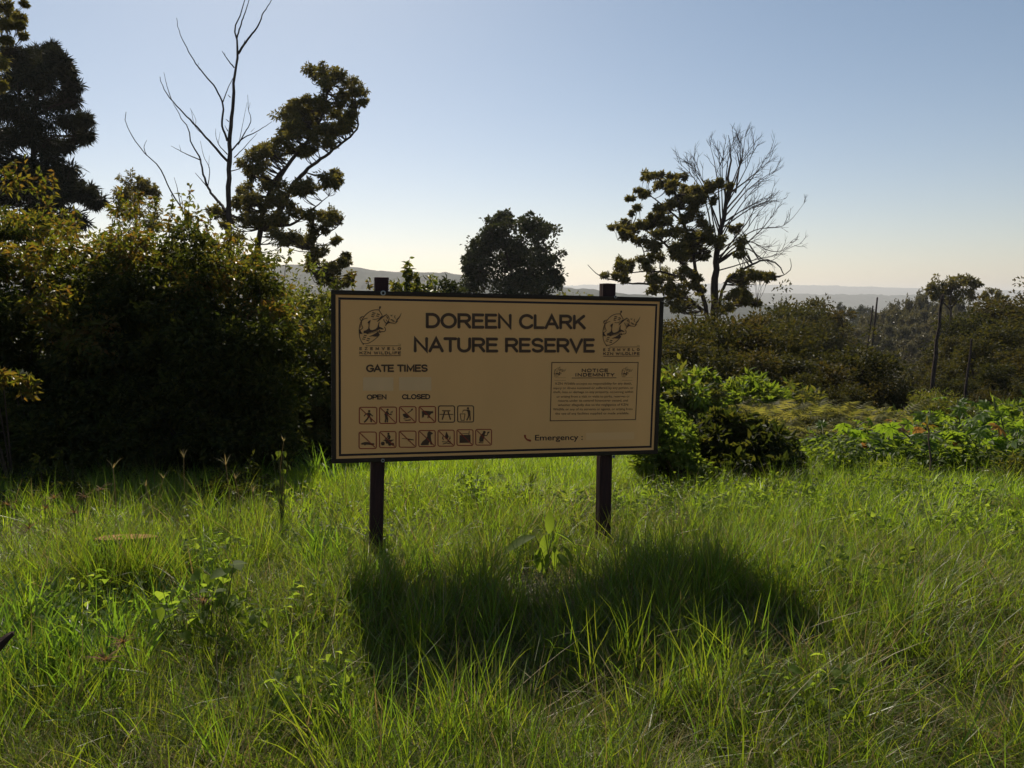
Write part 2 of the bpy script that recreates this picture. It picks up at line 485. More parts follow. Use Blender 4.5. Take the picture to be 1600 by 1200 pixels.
def px_tree(name, label, cat, D, clumps, limbs, leafm, barkm='bark', spread=.5, subs=10, per=38, L=.14, W=.05, droop=.35, sub_r=.32,
            shell=.3, flat=.85, twig=.02, group=None, six=False, zf=None, upn=.6, infill=.0, split=0):
    """clumps: (px,py,rpx[,ddepth]); limbs: ([(px,py[,dd])...], r0, r1) in metres; the first limb is the trunk and is taken down to the ground"""
    k = D / FPX
    lines = []
    base = None
    for q, (pl, r0, r1) in enumerate(limbs):
        pts = [P(p[0], p[1], D + (p[2] if len(p) > 2 else 0)) for p in pl]
        if q == 0:
            b = pts[0].copy(); b[2] = gz1(b[0], b[1]); base = b.copy()
            b[2] -= .15
            pts = [b] + pts if pts[0][2] - b[2] > .3 else pts
        ln = smooth_line(pts, len(pts) * 4, wob=r0 * .12)
        lines.append((ln, np.interp(np.linspace(0, 1, len(ln)), [0, 1], [r0, r1])))
    root = thing(name, base, label, cat, group)
    fb = MB()
    tw = MB()
    for ln, rad in lines: tube(tw, ln, rad, 7, jitter=.06)
    if infill:
        cl = np.array([c[:3] for c in clumps], float)
        ex = []
        for q in range(len(cl)):
            dj = np.hypot(*(cl[:, :2] - cl[q, :2]).T)
            for j in np.argsort(dj)[1:4]:
                if dj[j] < 1.25 * (cl[q, 2] + cl[j, 2]) and rng.random() < infill:
                    t = rng.uniform(.3, .7)
                    ex.append(tuple(cl[q] * (1 - t) + cl[j] * t + [rng.normal() * 3, rng.normal() * 3, 0] ) )
        clumps = list(clumps) + [(a, b_, r * rng.uniform(.55, .9)) for a, b_, r in ex]
    if split:
        cl2 = []
        for c in clumps:
            m_ = max(2, int(round(split * (c[2] / 12.0) ** .8)))
            base_dd = (rng.random() - .5) * 2 * spread
            for q in range(m_):
                a_ = rng.uniform(0, 6.28); r_2 = c[2] * math.sqrt(rng.random()) * .78
                cl2.append((c[0] + math.cos(a_) * r_2, c[1] + math.sin(a_) * r_2 * .85, c[2] * rng.uniform(.28, .50), base_dd + rng.uniform(-1, 1) * c[2] * k * .8))
        clumps = cl2
    for c in clumps:
        dd = (rng.random() - .5) * 2 * spread if len(c) < 4 else c[3]
        cen = P(c[0], c[1], D + dd)
        r = c[2] * k
        ln, q, rad = nearest_on(lines, cen)
        a = ln[q]; ra = min(rad[q] * .6, twig * 2.2)
        mid = a * .45 + cen * .55 + np.array([rng.normal() * .08, rng.normal() * .08, -.10]) * np.linalg.norm(cen - a)
        tl = smooth_line([a, mid, cen], 7)
        tube(tw, tl, [ra, max(twig * .5, ra * .35)], 5)
        sc = clump_leaves(fb, cen, r, subs, per, L, W, droop, sub_r, shell=shell, flat=flat, six=six, upn=upn)
        for s in sc[::2]:
            tube(tw, smooth_line([tl[4], (tl[4] + s) / 2 + rng.normal(0, .04, 3) * r, s], 4), [twig * .5, twig * .25], 4)
    link('trunk', tw.mesh('trunk', [M[barkm]], True, base), root)
    link('crown', fb.mesh('crown', [M[leafm]], False, base), root)
    return root


# leaning gum tree behind the left shrubs
Z = lambda l: [(300 + a / 3, 60 + b / 3, r / 3) for a, b, r in l]
lean = Z([(570, 150, 45), (630, 150, 50), (700, 175, 42), (750, 200, 45), (790, 240, 38), (800, 290, 28), (715, 255, 34), (765, 310, 30), (690, 290, 36), (640, 220, 45), (600, 280, 40), (560, 285, 33), (500, 310, 38),
          (430, 350, 56), (470, 385, 46), (540, 350, 60), (620, 330, 56), (690, 345, 55), (740, 385, 42), (700, 420, 46), (640, 430, 48), (560, 430, 56), (470, 450, 52), (420, 480, 46),
          (360, 510, 40), (300, 540, 48), (400, 540, 46), (480, 520, 46), (560, 515, 42), (640, 475, 40), (250, 590, 45), (280, 640, 42), (330, 600, 36), (620, 660, 52), (560, 690, 46),
          (680, 625, 26), (675, 660, 28), (480, 700, 52), (400, 700, 56), (340, 680, 46), (240, 700, 46), (300, 760, 52), (380, 760, 46), (450, 770, 46), (220, 780, 42), (260, 840, 46), (340, 850, 54),
          (100, 810, 36), (420, 850, 46), (500, 820, 36), (580, 830, 36), (640, 830, 42), (680, 850, 28), (560, 900, 44), (620, 895, 28), (400, 930, 54), (480, 930, 46), (540, 960, 46), (600, 1000, 38),
          (680, 960, 32), (730, 1010, 24), (690, 1060, 36), (640, 1080, 38), (750, 1120, 28), (560, 1050, 46), (620, 1130, 46), (700, 1150, 40), (160, 860, 40), (200, 920, 50)])
ZL = lambda l: [(300 + a / 3, 60 + b / 3) for a, b in l]
px_tree('gum_tree', 'tall gum tree leaning right behind the left shrubs, its crown in layered clumps', 'tree', 34, lean,
        [(ZL([(310, 1150), (315, 930), (335, 810), (370, 710), (430, 620), (500, 530), (570, 440), (620, 330), (640, 220)]), .21, .04),
         (ZL([(330, 900), (420, 790), (480, 680), (560, 600), (640, 540), (705, 490), (775, 420), (770, 330)]), .13, .025),
         (ZL([(360, 740), (390, 660), (470, 570), (520, 500)]), .09, .03),
         (ZL([(400, 880), (470, 870), (540, 820), (640, 740)]), .07, .015),
         (ZL([(560, 1090), (560, 1000), (600, 920), (660, 900), (720, 830)]), .06, .012)],
        'euc', spread=1.4, subs=8, per=13, L=.16, W=.065, droop=.4, sub_r=.5, shell=.15, infill=.35, split=4.6, twig=.012)

# dead bare tree
dead = [([(357, 440), (358, 350), (357, 280), (358, 240), (363, 170), (367, 115), (371, 84), (369, 58), (366, 45), (375, 25), (383, -2)], .115, .012),
        ([(370, 60), (377, 35), (384, 15), (392, -8)], .03, .01), ([(372, 84), (382, 68), (400, 45), (412, 20), (427, -4)], .045, .01), ([(381, 68), (383, 62)], .012, .006),
        ([(356, 252), (318, 210, -.6), (290, 180, -1), (265, 152, -1.3), (252, 130, -1.5), (250, 120, -1.5)], .05, .009),
        ([(268, 156, -1.2), (262, 138, -1.1), (256, 113, -1.2)], .016, .006), ([(318, 210, -.6), (311, 205, -.7), (298, 170, -.5)], .012, .005), ([(305, 196, -.8), (303, 180), (297, 169)], .01, .005),
        ([(354, 330), (340, 313, .5), (325, 293, .9), (317, 268, 1), (311, 244, 1), (298, 222, .8), (294, 200, .7), (285, 187, .5), (270, 160, .3)], .06, .009),
        ([(313, 250, 1), (290, 240, 1.2), (267, 228, 1.5)], .024, .007), ([(283, 237, 1.2), (280, 226, 1.2)], .01, .004), ([(329, 298, .9), (316, 283, 1), (305, 270, 1.1)], .026, .008),
        ([(325, 290, .9), (327, 262, 1), (319, 246, 1.1), (313, 220, 1.1)], .018, .006), ([(326, 262, 1), (327, 243, 1)], .008, .004),
        ([(355, 241), (341, 224, .3), (337, 210, .4), (337, 201, .4)], .022, .006), ([(341, 224, .3), (344, 206, .2)], .009, .004),
        ([(355, 220), (347, 195, -.4), (348, 163, -.5), (335, 135, -.8), (312, 108, -1), (292, 75, -1.3), (278, 42, -1.5), (276, 28, -1.5)], .042, .008),
        ([(348, 160, -.5), (357, 136, -.3), (364, 122, -.2)], .02, .01), ([(312, 109, -1), (309, 103, -1), (311, 98, -1)], .01, .005),
        ([(366, 106), (355, 92, -.2), (347, 80, -.3)], .026, .01), ([(352, 88, -.2), (351, 82, -.2)], .009, .004), ([(357, 190), (353, 186)], .02, .008), ([(360, 152), (356, 148)], .018, .008), ([(356, 205), (351, 196)], .02, .006),
        ([(360, 238), (380, 216, .4), (400, 206, .7), (425, 190, .9)], .032, .008), ([(372, 226, .3), (385, 203, .4), (392, 190, .5), (388, 170, .6), (387, 148, .6)], .024, .006), ([(388, 172, .5), (391, 160, .5)], .008, .004),
        ([(374, 220, .4), (381, 185, .3), (386, 160, .3)], .012, .004), ([(366, 246), (380, 232, -.4), (402, 208, -.6)], .02, .006), ([(358, 268), (376, 262, -.5), (398, 236, -.8)], .022, .006), ([(392, 206, .6), (398, 200, .6)], .008, .003)]


def bare_tree(name, label, D, limbs, group=None, twigs=0, mat='dead_bark', cat='tree'):
    mb = MB(); base = None
    for q, (pl, r0, r1) in enumerate(limbs):
        pts = [P(p[0], p[1], D + (p[2] if len(p) > 2 else 0)) for p in pl]
        if q == 0:
            b = pts[0].copy(); b[2] = gz1(b[0], b[1]) - .1; base = b + [0, 0, .1]; pts = [b] + pts
        ln = smooth_line(pts, len(pts) * 4, wob=r0 * .15)
        if q == 0: tr = MB(); tube(tr, ln, r1 + (r0 * 1.12 - r1) * (1 - np.linspace(0, 1, len(ln)) ** 1.5), 8, jitter=.05)
        else:
            tube(mb, ln, np.interp(np.linspace(0, 1, len(ln)), [0, 1], [r0, r1]), 5)
    root = thing(name, base, label, cat, group)
    link('trunk', tr.mesh('trunk', [M[mat]], True, base), root)
    if mb.n: link('branches', mb.mesh('branches', [M[mat]], True, base), root)
    return root


bare_tree('dead_tree', 'tall dead leafless tree rising above the left shrubs beside the leaning gum', 27, dead)
bare_tree('dead_sapling', 'thin dead leafless stem curving left out of the left shrubs', 17,
          [([(300, 360), (280, 320), (266, 296), (256, 275), (247, 259), (229, 242), (213, 222), (200, 200), (195, 183), (197, 175)], .026, .006),
           ([(229, 243), (225, 230), (229, 219)], .010, .004), ([(282, 322), (277, 295), (272, 277)], .012, .004)])

# dark conifer at the left edge
conc = [(28, 78, 10), (18, 92, 17), (60, 84, 14), (82, 74, 8), (85, 86, 12), (100, 105, 17), (60, 112, 30), (25, 122, 24), (108, 132, 16), (70, 150, 34), (114, 158, 13), (18, 165, 28),
        (108, 190, 16), (132, 187, 8), (60, 196, 38), (120, 212, 12), (136, 212, 7), (20, 216, 30), (88, 226, 22), (60, 256, 36), (98, 268, 20), (20, 266, 30), (112, 292, 20), (138, 302, 14), (80, 306, 34), (153, 315, 9),
        (30, 310, 38), (50, 360, 45), (110, 345, 25), (-30, 150, 40), (-35, 230, 45), (-30, 310, 45), (90, 95, 14), (45, 95, 18), (125, 300, 14), (126, 182, 10)]
px_tree('conifer_tree', 'dark drooping conifer tree standing at the left edge of the picture', 'tree', 33, conc,
        [([(48, 470), (50, 330), (52, 240), (58, 160), (75, 85)], .30, .04), ([(50, 250), (70, 220), (120, 210)], .08, .02), ([(50, 320), (90, 300), (145, 305)], .08, .02), ([(55, 180), (85, 165), (112, 158)], .06, .02), ([(54, 200), (30, 150), (25, 100)], .08, .02)],
        'conifer', spread=1.4, subs=7, per=20, L=.38, W=.05, droop=.5, sub_r=.55, flat=.45, shell=.12, infill=.0, split=5, twig=.012)
# light green tree cut by the top left corner
px_tree('light_tree', 'olive green tree cut off by the top left corner of the picture', 'tree', 22,
        [(4, 12, 17), (24, 22, 13), (8, 40, 14), (30, 38, 8), (35, 54, 7), (10, 58, 10), (38, 8, 6), (-40, 30, 45), (-60, 110, 60), (-110, 60, 60), (-20, -50, 40), (-90, -40, 60), (-120, 160, 50), (4, 100, 8), (2, 132, 10)],
        [([(-95, 420), (-90, 250), (-80, 120), (-60, 0)], .2, .05), ([(-80, 120), (-40, 60), (15, 25)], .08, .02), ([(-85, 160), (-40, 120), (0, 100)], .06, .015)],
        'euc', spread=.8, subs=8, per=18, L=.12, W=.045, droop=.5, sub_r=.5, split=4, twig=.008)
# small round tree between conifer and dead tree
px_tree('bushy_tree', 'small dark domed tree showing behind the left shrubs under the dead stem', 'tree', 38,
        [(205, 282, 16), (226, 290, 13), (190, 300, 14), (215, 306, 22), (240, 302, 9), (195, 330, 24), (225, 335, 26), (205, 370, 35), (240, 350, 18)],
        [([(212, 440), (212, 350), (210, 290)], .14, .03)], 'euc', spread=.6, subs=14, per=40, L=.17, W=.07)
# round dense tree in the centre
px_tree('round_tree', 'dense dark tree with two rounded crowns standing behind the sign', 'tree', 58,
        [(775, 362, 24), (752, 388, 22), (790, 344, 13), (762, 412, 28), (736, 402, 9), (733, 418, 10), (800, 398, 26), (836, 374, 28), (852, 398, 24), (838, 422, 32), (815, 436, 30), (772, 440, 34), (866, 430, 13), (824, 352, 15), (740, 440, 22), (846, 448, 30), (800, 460, 40), (770, 372, 20), (845, 360, 16), (806, 398, 22)],
        [([(805, 560), (805, 480), (800, 430), (785, 370)], .3, .06), ([(805, 480), (825, 430), (838, 375)], .15, .05)], 'round', spread=1.6, subs=24, per=56, L=.27, W=.16, droop=.1, sub_r=.3, shell=.25, flat=.95, twig=.03)

# big half dead tree on the right: a leafy tree and a bare one
Q = lambda l: [(900 + a / 3.53, 180 + b / 3.53, r / 3.53) for a, b, r in l]
leafy = Q([(380, 330, 26), (450, 335, 33), (530, 335, 28), (590, 345, 25), (470, 390, 38), (540, 400, 42), (345, 415, 24), (300, 460, 20), (390, 440, 28), (340, 510, 24), (300, 540, 16), (430, 550, 33), (600, 420, 46), (680, 410, 42), (740, 390, 36), (800, 375, 28), (840, 390, 22),
           (560, 470, 46), (640, 480, 46), (700, 460, 46), (500, 500, 38), (760, 470, 28), (210, 615, 27), (270, 610, 37), (330, 620, 37), (400, 600, 33), (440, 640, 38), (500, 560, 38), (580, 580, 50), (660, 560, 46), (720, 600, 46), (280, 665, 32), (350, 690, 44), (430, 710, 46), (520, 640, 46),
           (600, 660, 54), (680, 680, 50), (740, 680, 38), (800, 700, 40), (880, 620, 33), (900, 690, 38), (250, 800, 32), (300, 830, 36), (370, 800, 36), (450, 780, 46), (530, 770, 50), (610, 770, 54), (690, 780, 44), (220, 865, 36), (160, 880, 22), (270, 890, 30), (430, 870, 44),
           (520, 870, 50), (600, 880, 46), (430, 950, 44), (500, 950, 46), (580, 960, 46), (660, 900, 36), (540, 1040, 54), (600, 1050, 46), (680, 960, 34), (860, 900, 36), (920, 880, 46), (980, 880, 46), (1040, 890, 40), (1080, 890, 17), (920, 940, 44), (850, 980, 44), (900, 1020, 44), (960, 1040, 34), (1010, 1030, 22),
           (820, 1060, 44), (900, 770, 28), (920, 1000, 36), (620, 720, 40), (560, 720, 40)])
QL = lambda l: [(900 + p[0] / 3.53, 180 + p[1] / 3.53) + tuple(p[2:]) for p in l]
px_tree('half_dead_tree', 'broad leafy tree right of the sign, leaves on its left side', 'tree', 40, leafy,
        [(QL([(735, 1250), (725, 1100), (690, 980), (665, 860), (640, 760), (610, 640), (570, 520), (540, 420), (460, 350)]), .22, .03),
         (QL([(670, 880), (600, 830), (480, 700), (350, 620), (220, 610)]), .10, .02), (QL([(700, 1080), (600, 1000), (450, 940), (260, 920), (130, 885), (65, 825)]), .10, .015),
         (QL([(690, 980), (560, 890), (400, 860), (250, 880)]), .08, .02), (QL([(600, 600), (480, 500), (390, 440), (300, 460)]), .06, .015), (QL([(780, 1080), (830, 920), (960, 830), (1060, 800), (1120, 830), (1150, 880), (1185, 845), (1180, 790)]), .10, .012),
         (QL([(800, 1090), (900, 1040), (1000, 1035)]), .06, .02), (QL([(400, 860), (340, 700), (230, 690)]), .04, .01)],
        'euc', spread=1.8, subs=8, per=12, L=.18, W=.075, droop=.3, sub_r=.5, shell=.15, infill=.4, split=4.6, twig=.013)
rs = random.Random(3)
bl = [(QL([(765, 1250), (765, 1100), (765, 900), (775, 780), (795, 640), (820, 520), (840, 400), (850, 250), (840, 110)]), .27, .012)]
tips = [((775, 760), (660, 360), (540, 235)), ((780, 720), (690, 370), (590, 215)), ((790, 660), (700, 350), (645, 225)), ((800, 620), (760, 300), (735, 140)), ((810, 560), (790, 300), (780, 140)), ((820, 540), (850, 250), (880, 95)), ((830, 500), (910, 260), (940, 78)), ((840, 480), (950, 250), (1000, 110)), ((830, 520), (980, 330), (1085, 175)),
        ((820, 560), (960, 400), (1145, 275)), ((815, 590), (960, 500), (1075, 430)), ((805, 620), (1000, 500), (1160, 460)), ((774, 790), (1000, 640), (1130, 600), (1275, 465)), ((772, 815), (960, 690), (1090, 745), (1250, 705)), ((772, 825), (960, 690), (1050, 590), (1140, 470)), ((768, 862), (1000, 800), (1110, 760), (1195, 690)),
        ((782, 755), (930, 640), (1000, 560), (1090, 440)), ((835, 470), (900, 300), (1010, 120)), ((850, 430), (960, 330), (1080, 240)), ((830, 500), (800, 300), (830, 110)), ((800, 640), (720, 420), (620, 250)), ((880, 430), (900, 250), (905, 90)), ((772, 810), (930, 730), (1060, 800), (1180, 720)), ((780, 700), (870, 560), (1060, 470)), ((772, 820), (870, 680), (960, 560), (1020, 430)), ((786, 720), (900, 520), (990, 380), (1120, 290))]
for tp in tips:
    dd = rs.uniform(-2, 2)
    n = len(tp)
    jl = [(a + rs.uniform(-12, 12) * (0 < q < n - 1), b + rs.uniform(-12, 12) * (0 < q < n - 1), dd * q / (n - 1)) for q, (a, b) in enumerate(tp)]
    bl.append((QL(jl), rs.uniform(.038, .062), .006))
    full = smooth_line([P(*p[:2], 40 + p[2]) for p in QL(jl)], 14)
    # side twigs along the outer half
    for s in range(rs.randint(6, 9)):
        q = rs.uniform(.3, .97)
        a0 = np.array(jl[0][:2]); k_ = q * (n - 1); i0 = min(int(k_), n - 2); fr = k_ - i0
        ax = jl[i0][0] * (1 - fr) + jl[i0 + 1][0] * fr; ay = jl[i0][1] * (1 - fr) + jl[i0 + 1][1] * fr
        ang = math.atan2(jl[i0 + 1][1] - jl[i0][1], jl[i0 + 1][0] - jl[i0][0]) + rs.choice((-1, 1)) * rs.uniform(.25, .6)
        ln = rs.uniform(50, 130) * (1.1 - q * .5)
        ex, ey = ax + math.cos(ang) * ln, ay + math.sin(ang) * ln - ln * .25
        d2 = dd * q
        bl.append((QL([(ax, ay, d2), ((ax + ex) / 2 + rs.uniform(-6, 6), (ay + ey) / 2 + rs.uniform(-2, 10), d2 + rs.uniform(-.3, .3)), (ex, ey, d2 + rs.uniform(-.6, .6))]), .016, .005))
        for s2 in range(2):
            q2 = rs.uniform(.3, .8); bx, by = ax + (ex - ax) * q2, ay + (ey - ay) * q2
            a2 = ang + rs.choice((-1, 1)) * rs.uniform(.3, .7); l2 = ln * .5
            bl.append((QL([(bx, by, d2), (bx + math.cos(a2) * l2, by + math.sin(a2) * l2 - l2 * .2, d2 + rs.uniform(-.3, .3))]), .009, .004))
bare_tree('dead_tree', 'grey leafless tree with a fan of bare twigs behind the half leafy tree', 41, bl)

# ------------------------------------------------------------------ valley trees on the right


def proto_tree(name, seed, height, leafm, wide=.42, lobes=14, subs=9, per=34, L=.22, W=.10, trunk=.35, label='', cat='tree', dome=1.0, flat=.8, lob=1.0):
    global rng
    rng = np.random.default_rng(seed)
    root = thing(name, (0, 0, -500), label, cat)
    tw = MB(); fb = MB()
    top = smooth_line([(0, 0, -.4), (rng.normal() * .1, rng.normal() * .1, height * .35), (rng.normal() * .3, rng.normal() * .3, height * .8)], 8)
    tube(tw, top, [height * .022, height * .006], 7)
    for q in range(lobes):
        a = q * 2.4 + rng.normal() * .3; h = trunk + (1 - trunk) * ((q + .5) / lobes)
        w = height * wide * math.sin(math.pi * min(.93, (h - trunk) / (1 - trunk) * .62 + .36)) * rng.uniform(.55, 1.0) * (1.15 if lob < 1 else 1)
        cen = np.array([math.cos(a) * w, math.sin(a) * w, height * (h * .92)])
        r = height * wide * rng.uniform(.30, .46) * lob
        s0 = top[np.argmin(np.abs(top[:, 2] - cen[2] * .7))]
        tube(tw, smooth_line([s0, (s0 + cen) / 2 - [0, 0, .2], cen], 5), [height * .008, height * .003], 5)
        clump_leaves(fb, cen, r, subs, per, L, W, .25, .36, shell=.35, flat=flat)
    cen = np.array([0, 0, height * .88])
    clump_leaves(fb, cen, height * wide * .4, subs, per, L, W, .25, .36, shell=.3, flat=flat)
    link('trunk', tw.mesh('trunk', [M['bark']], True), root)
    link('crown', fb.mesh('crown', [M[leafm]]), root)
    root['_h'] = float(height)
    return root


protos = {
    'v0': proto_tree('valley_tree', 11, 6, 'valley', .40, 24, 11, 34, .20, .10, .05, lob=.85),
    'v1': proto_tree('valley_tree', 12, 6, 'valley', .50, 26, 11, 34, .20, .10, .03, lob=.8),
    'v2': proto_tree('valley_tree', 13, 7, 'valley', .34, 22, 11, 34, .20, .10, .12, lob=.85),
    'p0': proto_tree('slope_tree', 21, 9, 'pale', .36, 34, 7, 24, .34, .22, .25, flat=.75, lob=.55),
    'p1': proto_tree('slope_tree', 22, 9, 'pale', .44, 38, 7, 24, .34, .22, .2, flat=.75, lob=.5),
    'p2': proto_tree('slope_tree', 23, 11, 'pale', .28, 30, 7, 24, .34, .22, .35, flat=.7, lob=.6),
    'f0': proto_tree('far_tree', 31, 14, 'round', .30, 10, 8, 24, .55, .3, .3),
    'f1': proto_tree('far_tree', 32, 16, 'round', .20, 10, 8, 24, .55, .3, .25),
}
used = set()
rng = np.random.default_rng(99)


def plant_tree(kind, px, py, D, label, group, cat='tree', wide=1.0, over=1.0):
    """put a copy so that its top shows at (px, py) at depth D, standing on the ground"""
    top = P(px, py, D)
    z = gz1(top[0], top[1])
    h = max(2.0, (top[2] - z)) * over
    pr = protos[kind]
    s = h / pr['_h']
    sc = (s * wide, s * wide, s)
    rz = rng.uniform(0, 6.28)
    if kind not in used:
        used.add(kind); r = pr; r.location = (top[0], top[1], z); r.rotation_euler = (0, 0, rz); r.scale = sc
        set_props(r, label, cat, group)
    else:
        r = copy_thing(pr, (top[0], top[1], z), rz, sc, label, group)
    return r


lbA = ('bushy olive brown tree in the thicket close behind the right end of the sign', 'thicket trees behind the sign')
for px, py, D, kd, w in [(1050, 505, 27, 'v0', 1.1), (1078, 498, 30, 'v1', 1.0), (1110, 495, 24, 'v1', .9), (1150, 500, 26, 'v0', 1.1), (1190, 505, 28, 'v2', 1.2), (1225, 512, 25, 'v1', .9), (1010, 500, 28, 'v2', 1.2), (960, 500, 27, 'v0', 1.0),
                         (1062, 530, 21, 'v0', 1.2), (1120, 545, 20, 'v1', 1.0), (1180, 550, 21, 'v0', 1.1), (1235, 548, 22, 'v2', 1.3), (1270, 548, 24, 'v1', 1.0), (1025, 560, 19, 'v1', 1.0)]:
    plant_tree(kd, px, py, D, *lbA, wide=w)
plant_tree('v1', 1345, 540, 24, 'dark domed tree in front of the wooded slope, left of the tallest bare pole', None, wide=1.0)
lbB = ('low dark thicket tree beside the domed tree below the wooded slope', 'low trees beside the domed tree')
for px, py, D, kd, w in [(1300, 570, 22, 'v0', 1.2), (1390, 590, 23, 'v1', 1.0), (1320, 600, 20, 'v1', .9), (1260, 585, 20, 'v0', 1.1)]:
    plant_tree(kd, px, py, D, *lbB, wide=w)
lbC = ('brown green leafy tree in the dense stand at the right edge', 'dense trees at the right edge')
for px, py, D, kd, w in [(1600, 462, 44, 'v1', 1.1), (1550, 468, 46, 'v0', 1.1), (1515, 488, 42, 'v1', 1.0), (1640, 470, 40, 'v0', 1.2), (1580, 500, 36, 'v1', 1.1), (1530, 530, 33, 'v0', 1.1), (1495, 520, 40, 'v2', 1.2),
                         (1610, 540, 30, 'v1', 1.1), (1560, 570, 28, 'v0', 1.2), (1500, 590, 28, 'v1', 1.1), (1650, 560, 27, 'v1', 1.0), (1600, 600, 25, 'v0', 1.2), (1545, 615, 24, 'v1', 1.1), (1475, 565, 36, 'v0', 1.1), (1690, 480, 40, 'v1', 1.1), (1660, 620, 22, 'v0', 1.2)]:
    plant_tree(kd, px, py, D, *lbC, wide=w)
lbD = ('small round topped tree standing just right of the leafless tree', 'round trees right of the leafless tree')
for px, py, D, kd, w in [(1195, 482, 60, 'v2', 1.0), (1222, 474, 62, 'v1', .8), (1250, 468, 66, 'v2', .9), (1275, 470, 70, 'v0', .8), (1298, 476, 74, 'v2', .9), (1245, 500, 50, 'v0', .9), (1210, 505, 48, 'v1', .8), (1285, 500, 60, 'v1', .8)]:
    plant_tree(kd, px, py, D, *lbD, wide=w)
# open crowned tree on the right skyline
px_tree('umbrella_tree', 'open flat crowned tree rising above the right skyline by the tallest pole', 'tree', 75,
        [(1455, 452, 8), (1468, 444, 10), (1485, 440, 10), (1500, 437, 9), (1515, 438, 8), (1525, 445, 8), (1478, 455, 10), (1495, 452, 10), (1508, 456, 10), (1488, 466, 10), (1470, 464, 8), (1518, 462, 7), (1460, 462, 5)],
        [([(1488, 520), (1486, 490), (1485, 465), (1490, 445)], .2, .05), ([(1486, 485), (1468, 465), (1462, 452)], .09, .03), ([(1487, 480), (1505, 462), (1520, 447)], .09, .03)],
        'euc', spread=1.2, subs=11, per=30, L=.32, W=.13, twig=.03)
px_tree('umbrella_tree', 'thin topped tree behind the right skyline, right of the open flat crowned tree', 'tree', 95,
        [(1545, 456, 5), (1556, 458, 6), (1540, 464, 4), (1562, 465, 5), (1550, 470, 8)], [([(1551, 520), (1551, 480), (1550, 460)], .18, .05)], 'euc', spread=.8, subs=9, per=24, L=.34, W=.14, twig=.03)

# wooded slope: individual trees
lbS = ('pale brown tree of the wooded slope beyond the bare poles', 'trees on the wooded slope')
n = 0
tops = []
for row, D in enumerate(np.linspace(150, 62, 12)):
    t = row / 11
    xs = np.arange(1290 - 20 + t * 30, 1530 + t * 90, 26 + t * 14)
    for px in xs:
        px = px + rng.uniform(-9, 9)
        crest = np.interp(px, [1270, 1330, 1380, 1430, 1470, 1520, 1620], [520, 500, 476, 456, 460, 470, 474])
        low = np.interp(px, [1270, 1400, 1480, 1620], [570, 610, 600, 560])
        py = crest + (low - crest) * t ** 1.1 + rng.uniform(-5, 5)
        plant_tree(('p0', 'p1', 'p2', 'p1')[n % 4], px, py, D + rng.uniform(-3, 3), *lbS, wide=rng.uniform(.8, 1.05) * min(1.0, 8.0 / max(4.0, float(P(px, py, D)[2]) - gz1(P(px, py, D)[0], P(px, py, D)[1]))) )
        n += 1
lbF = ('small bluish tree in the hazy wood beyond the wooded slope', 'hazy trees beyond the wooded slope')
n = 0
for D in (300, 265, 235, 205):
    for px in np.arange(1215, 1450, 17):
        px += rng.uniform(-6, 6)
        py = np.interp(D, [205, 300], [506, 482]) + rng.uniform(-7, 6) + max(0, (px - 1380) * -.1)
        plant_tree('f0' if n % 3 else 'f1', px, py, D, *lbF, wide=1.1); n += 1
# spiky trees on the crest of the hazy wood
for px, py in ((1316, 470), (1330, 478), (1348, 474), (1310, 478)):
    plant_tree('f1', px, py, 250, 'narrow pointed tree sticking up from the hazy wood', 'narrow trees of the hazy wood', wide=.7)

# bare poles
for (x0, y0, x1, y1, D, r, lab) in [(1355, 542, 1364, 478, 55, .09, 'shorter of the two thin bare poles side by side before the wooded slope'), (1362, 545, 1371, 465, 54, .10, 'taller of the two thin bare poles side by side before the wooded slope'),
                                    (1449, 650, 1473, 462, 26, .085, 'tallest bare leaning pole rising from the castor plants'), (1510, 600, 1518, 530, 27, .06, 'short pale bare pole among the trees at the right edge')]:
    a = P(x0, y0, D); b = P(x1, y1, D); d = (a - b) / (a - b)[2]
    g0 = a.copy()
    for _ in range(6): g0 = a + d * (gz1(g0[0], g0[1]) - .1 - a[2])
    mb = MB(); tube(mb, smooth_line([g0, (g0 * .4 + b * .6) + rng.normal(0, .03, 3), b], 12, wob=.01), [r, r * .55], 7, jitter=.06)
    o = link('bare_pole', mb.mesh('bare_pole', [M['dead_bark']], True, g0), None, g0)
    set_props(o, lab, 'pole')

# ------------------------------------------------------------------ shrubs


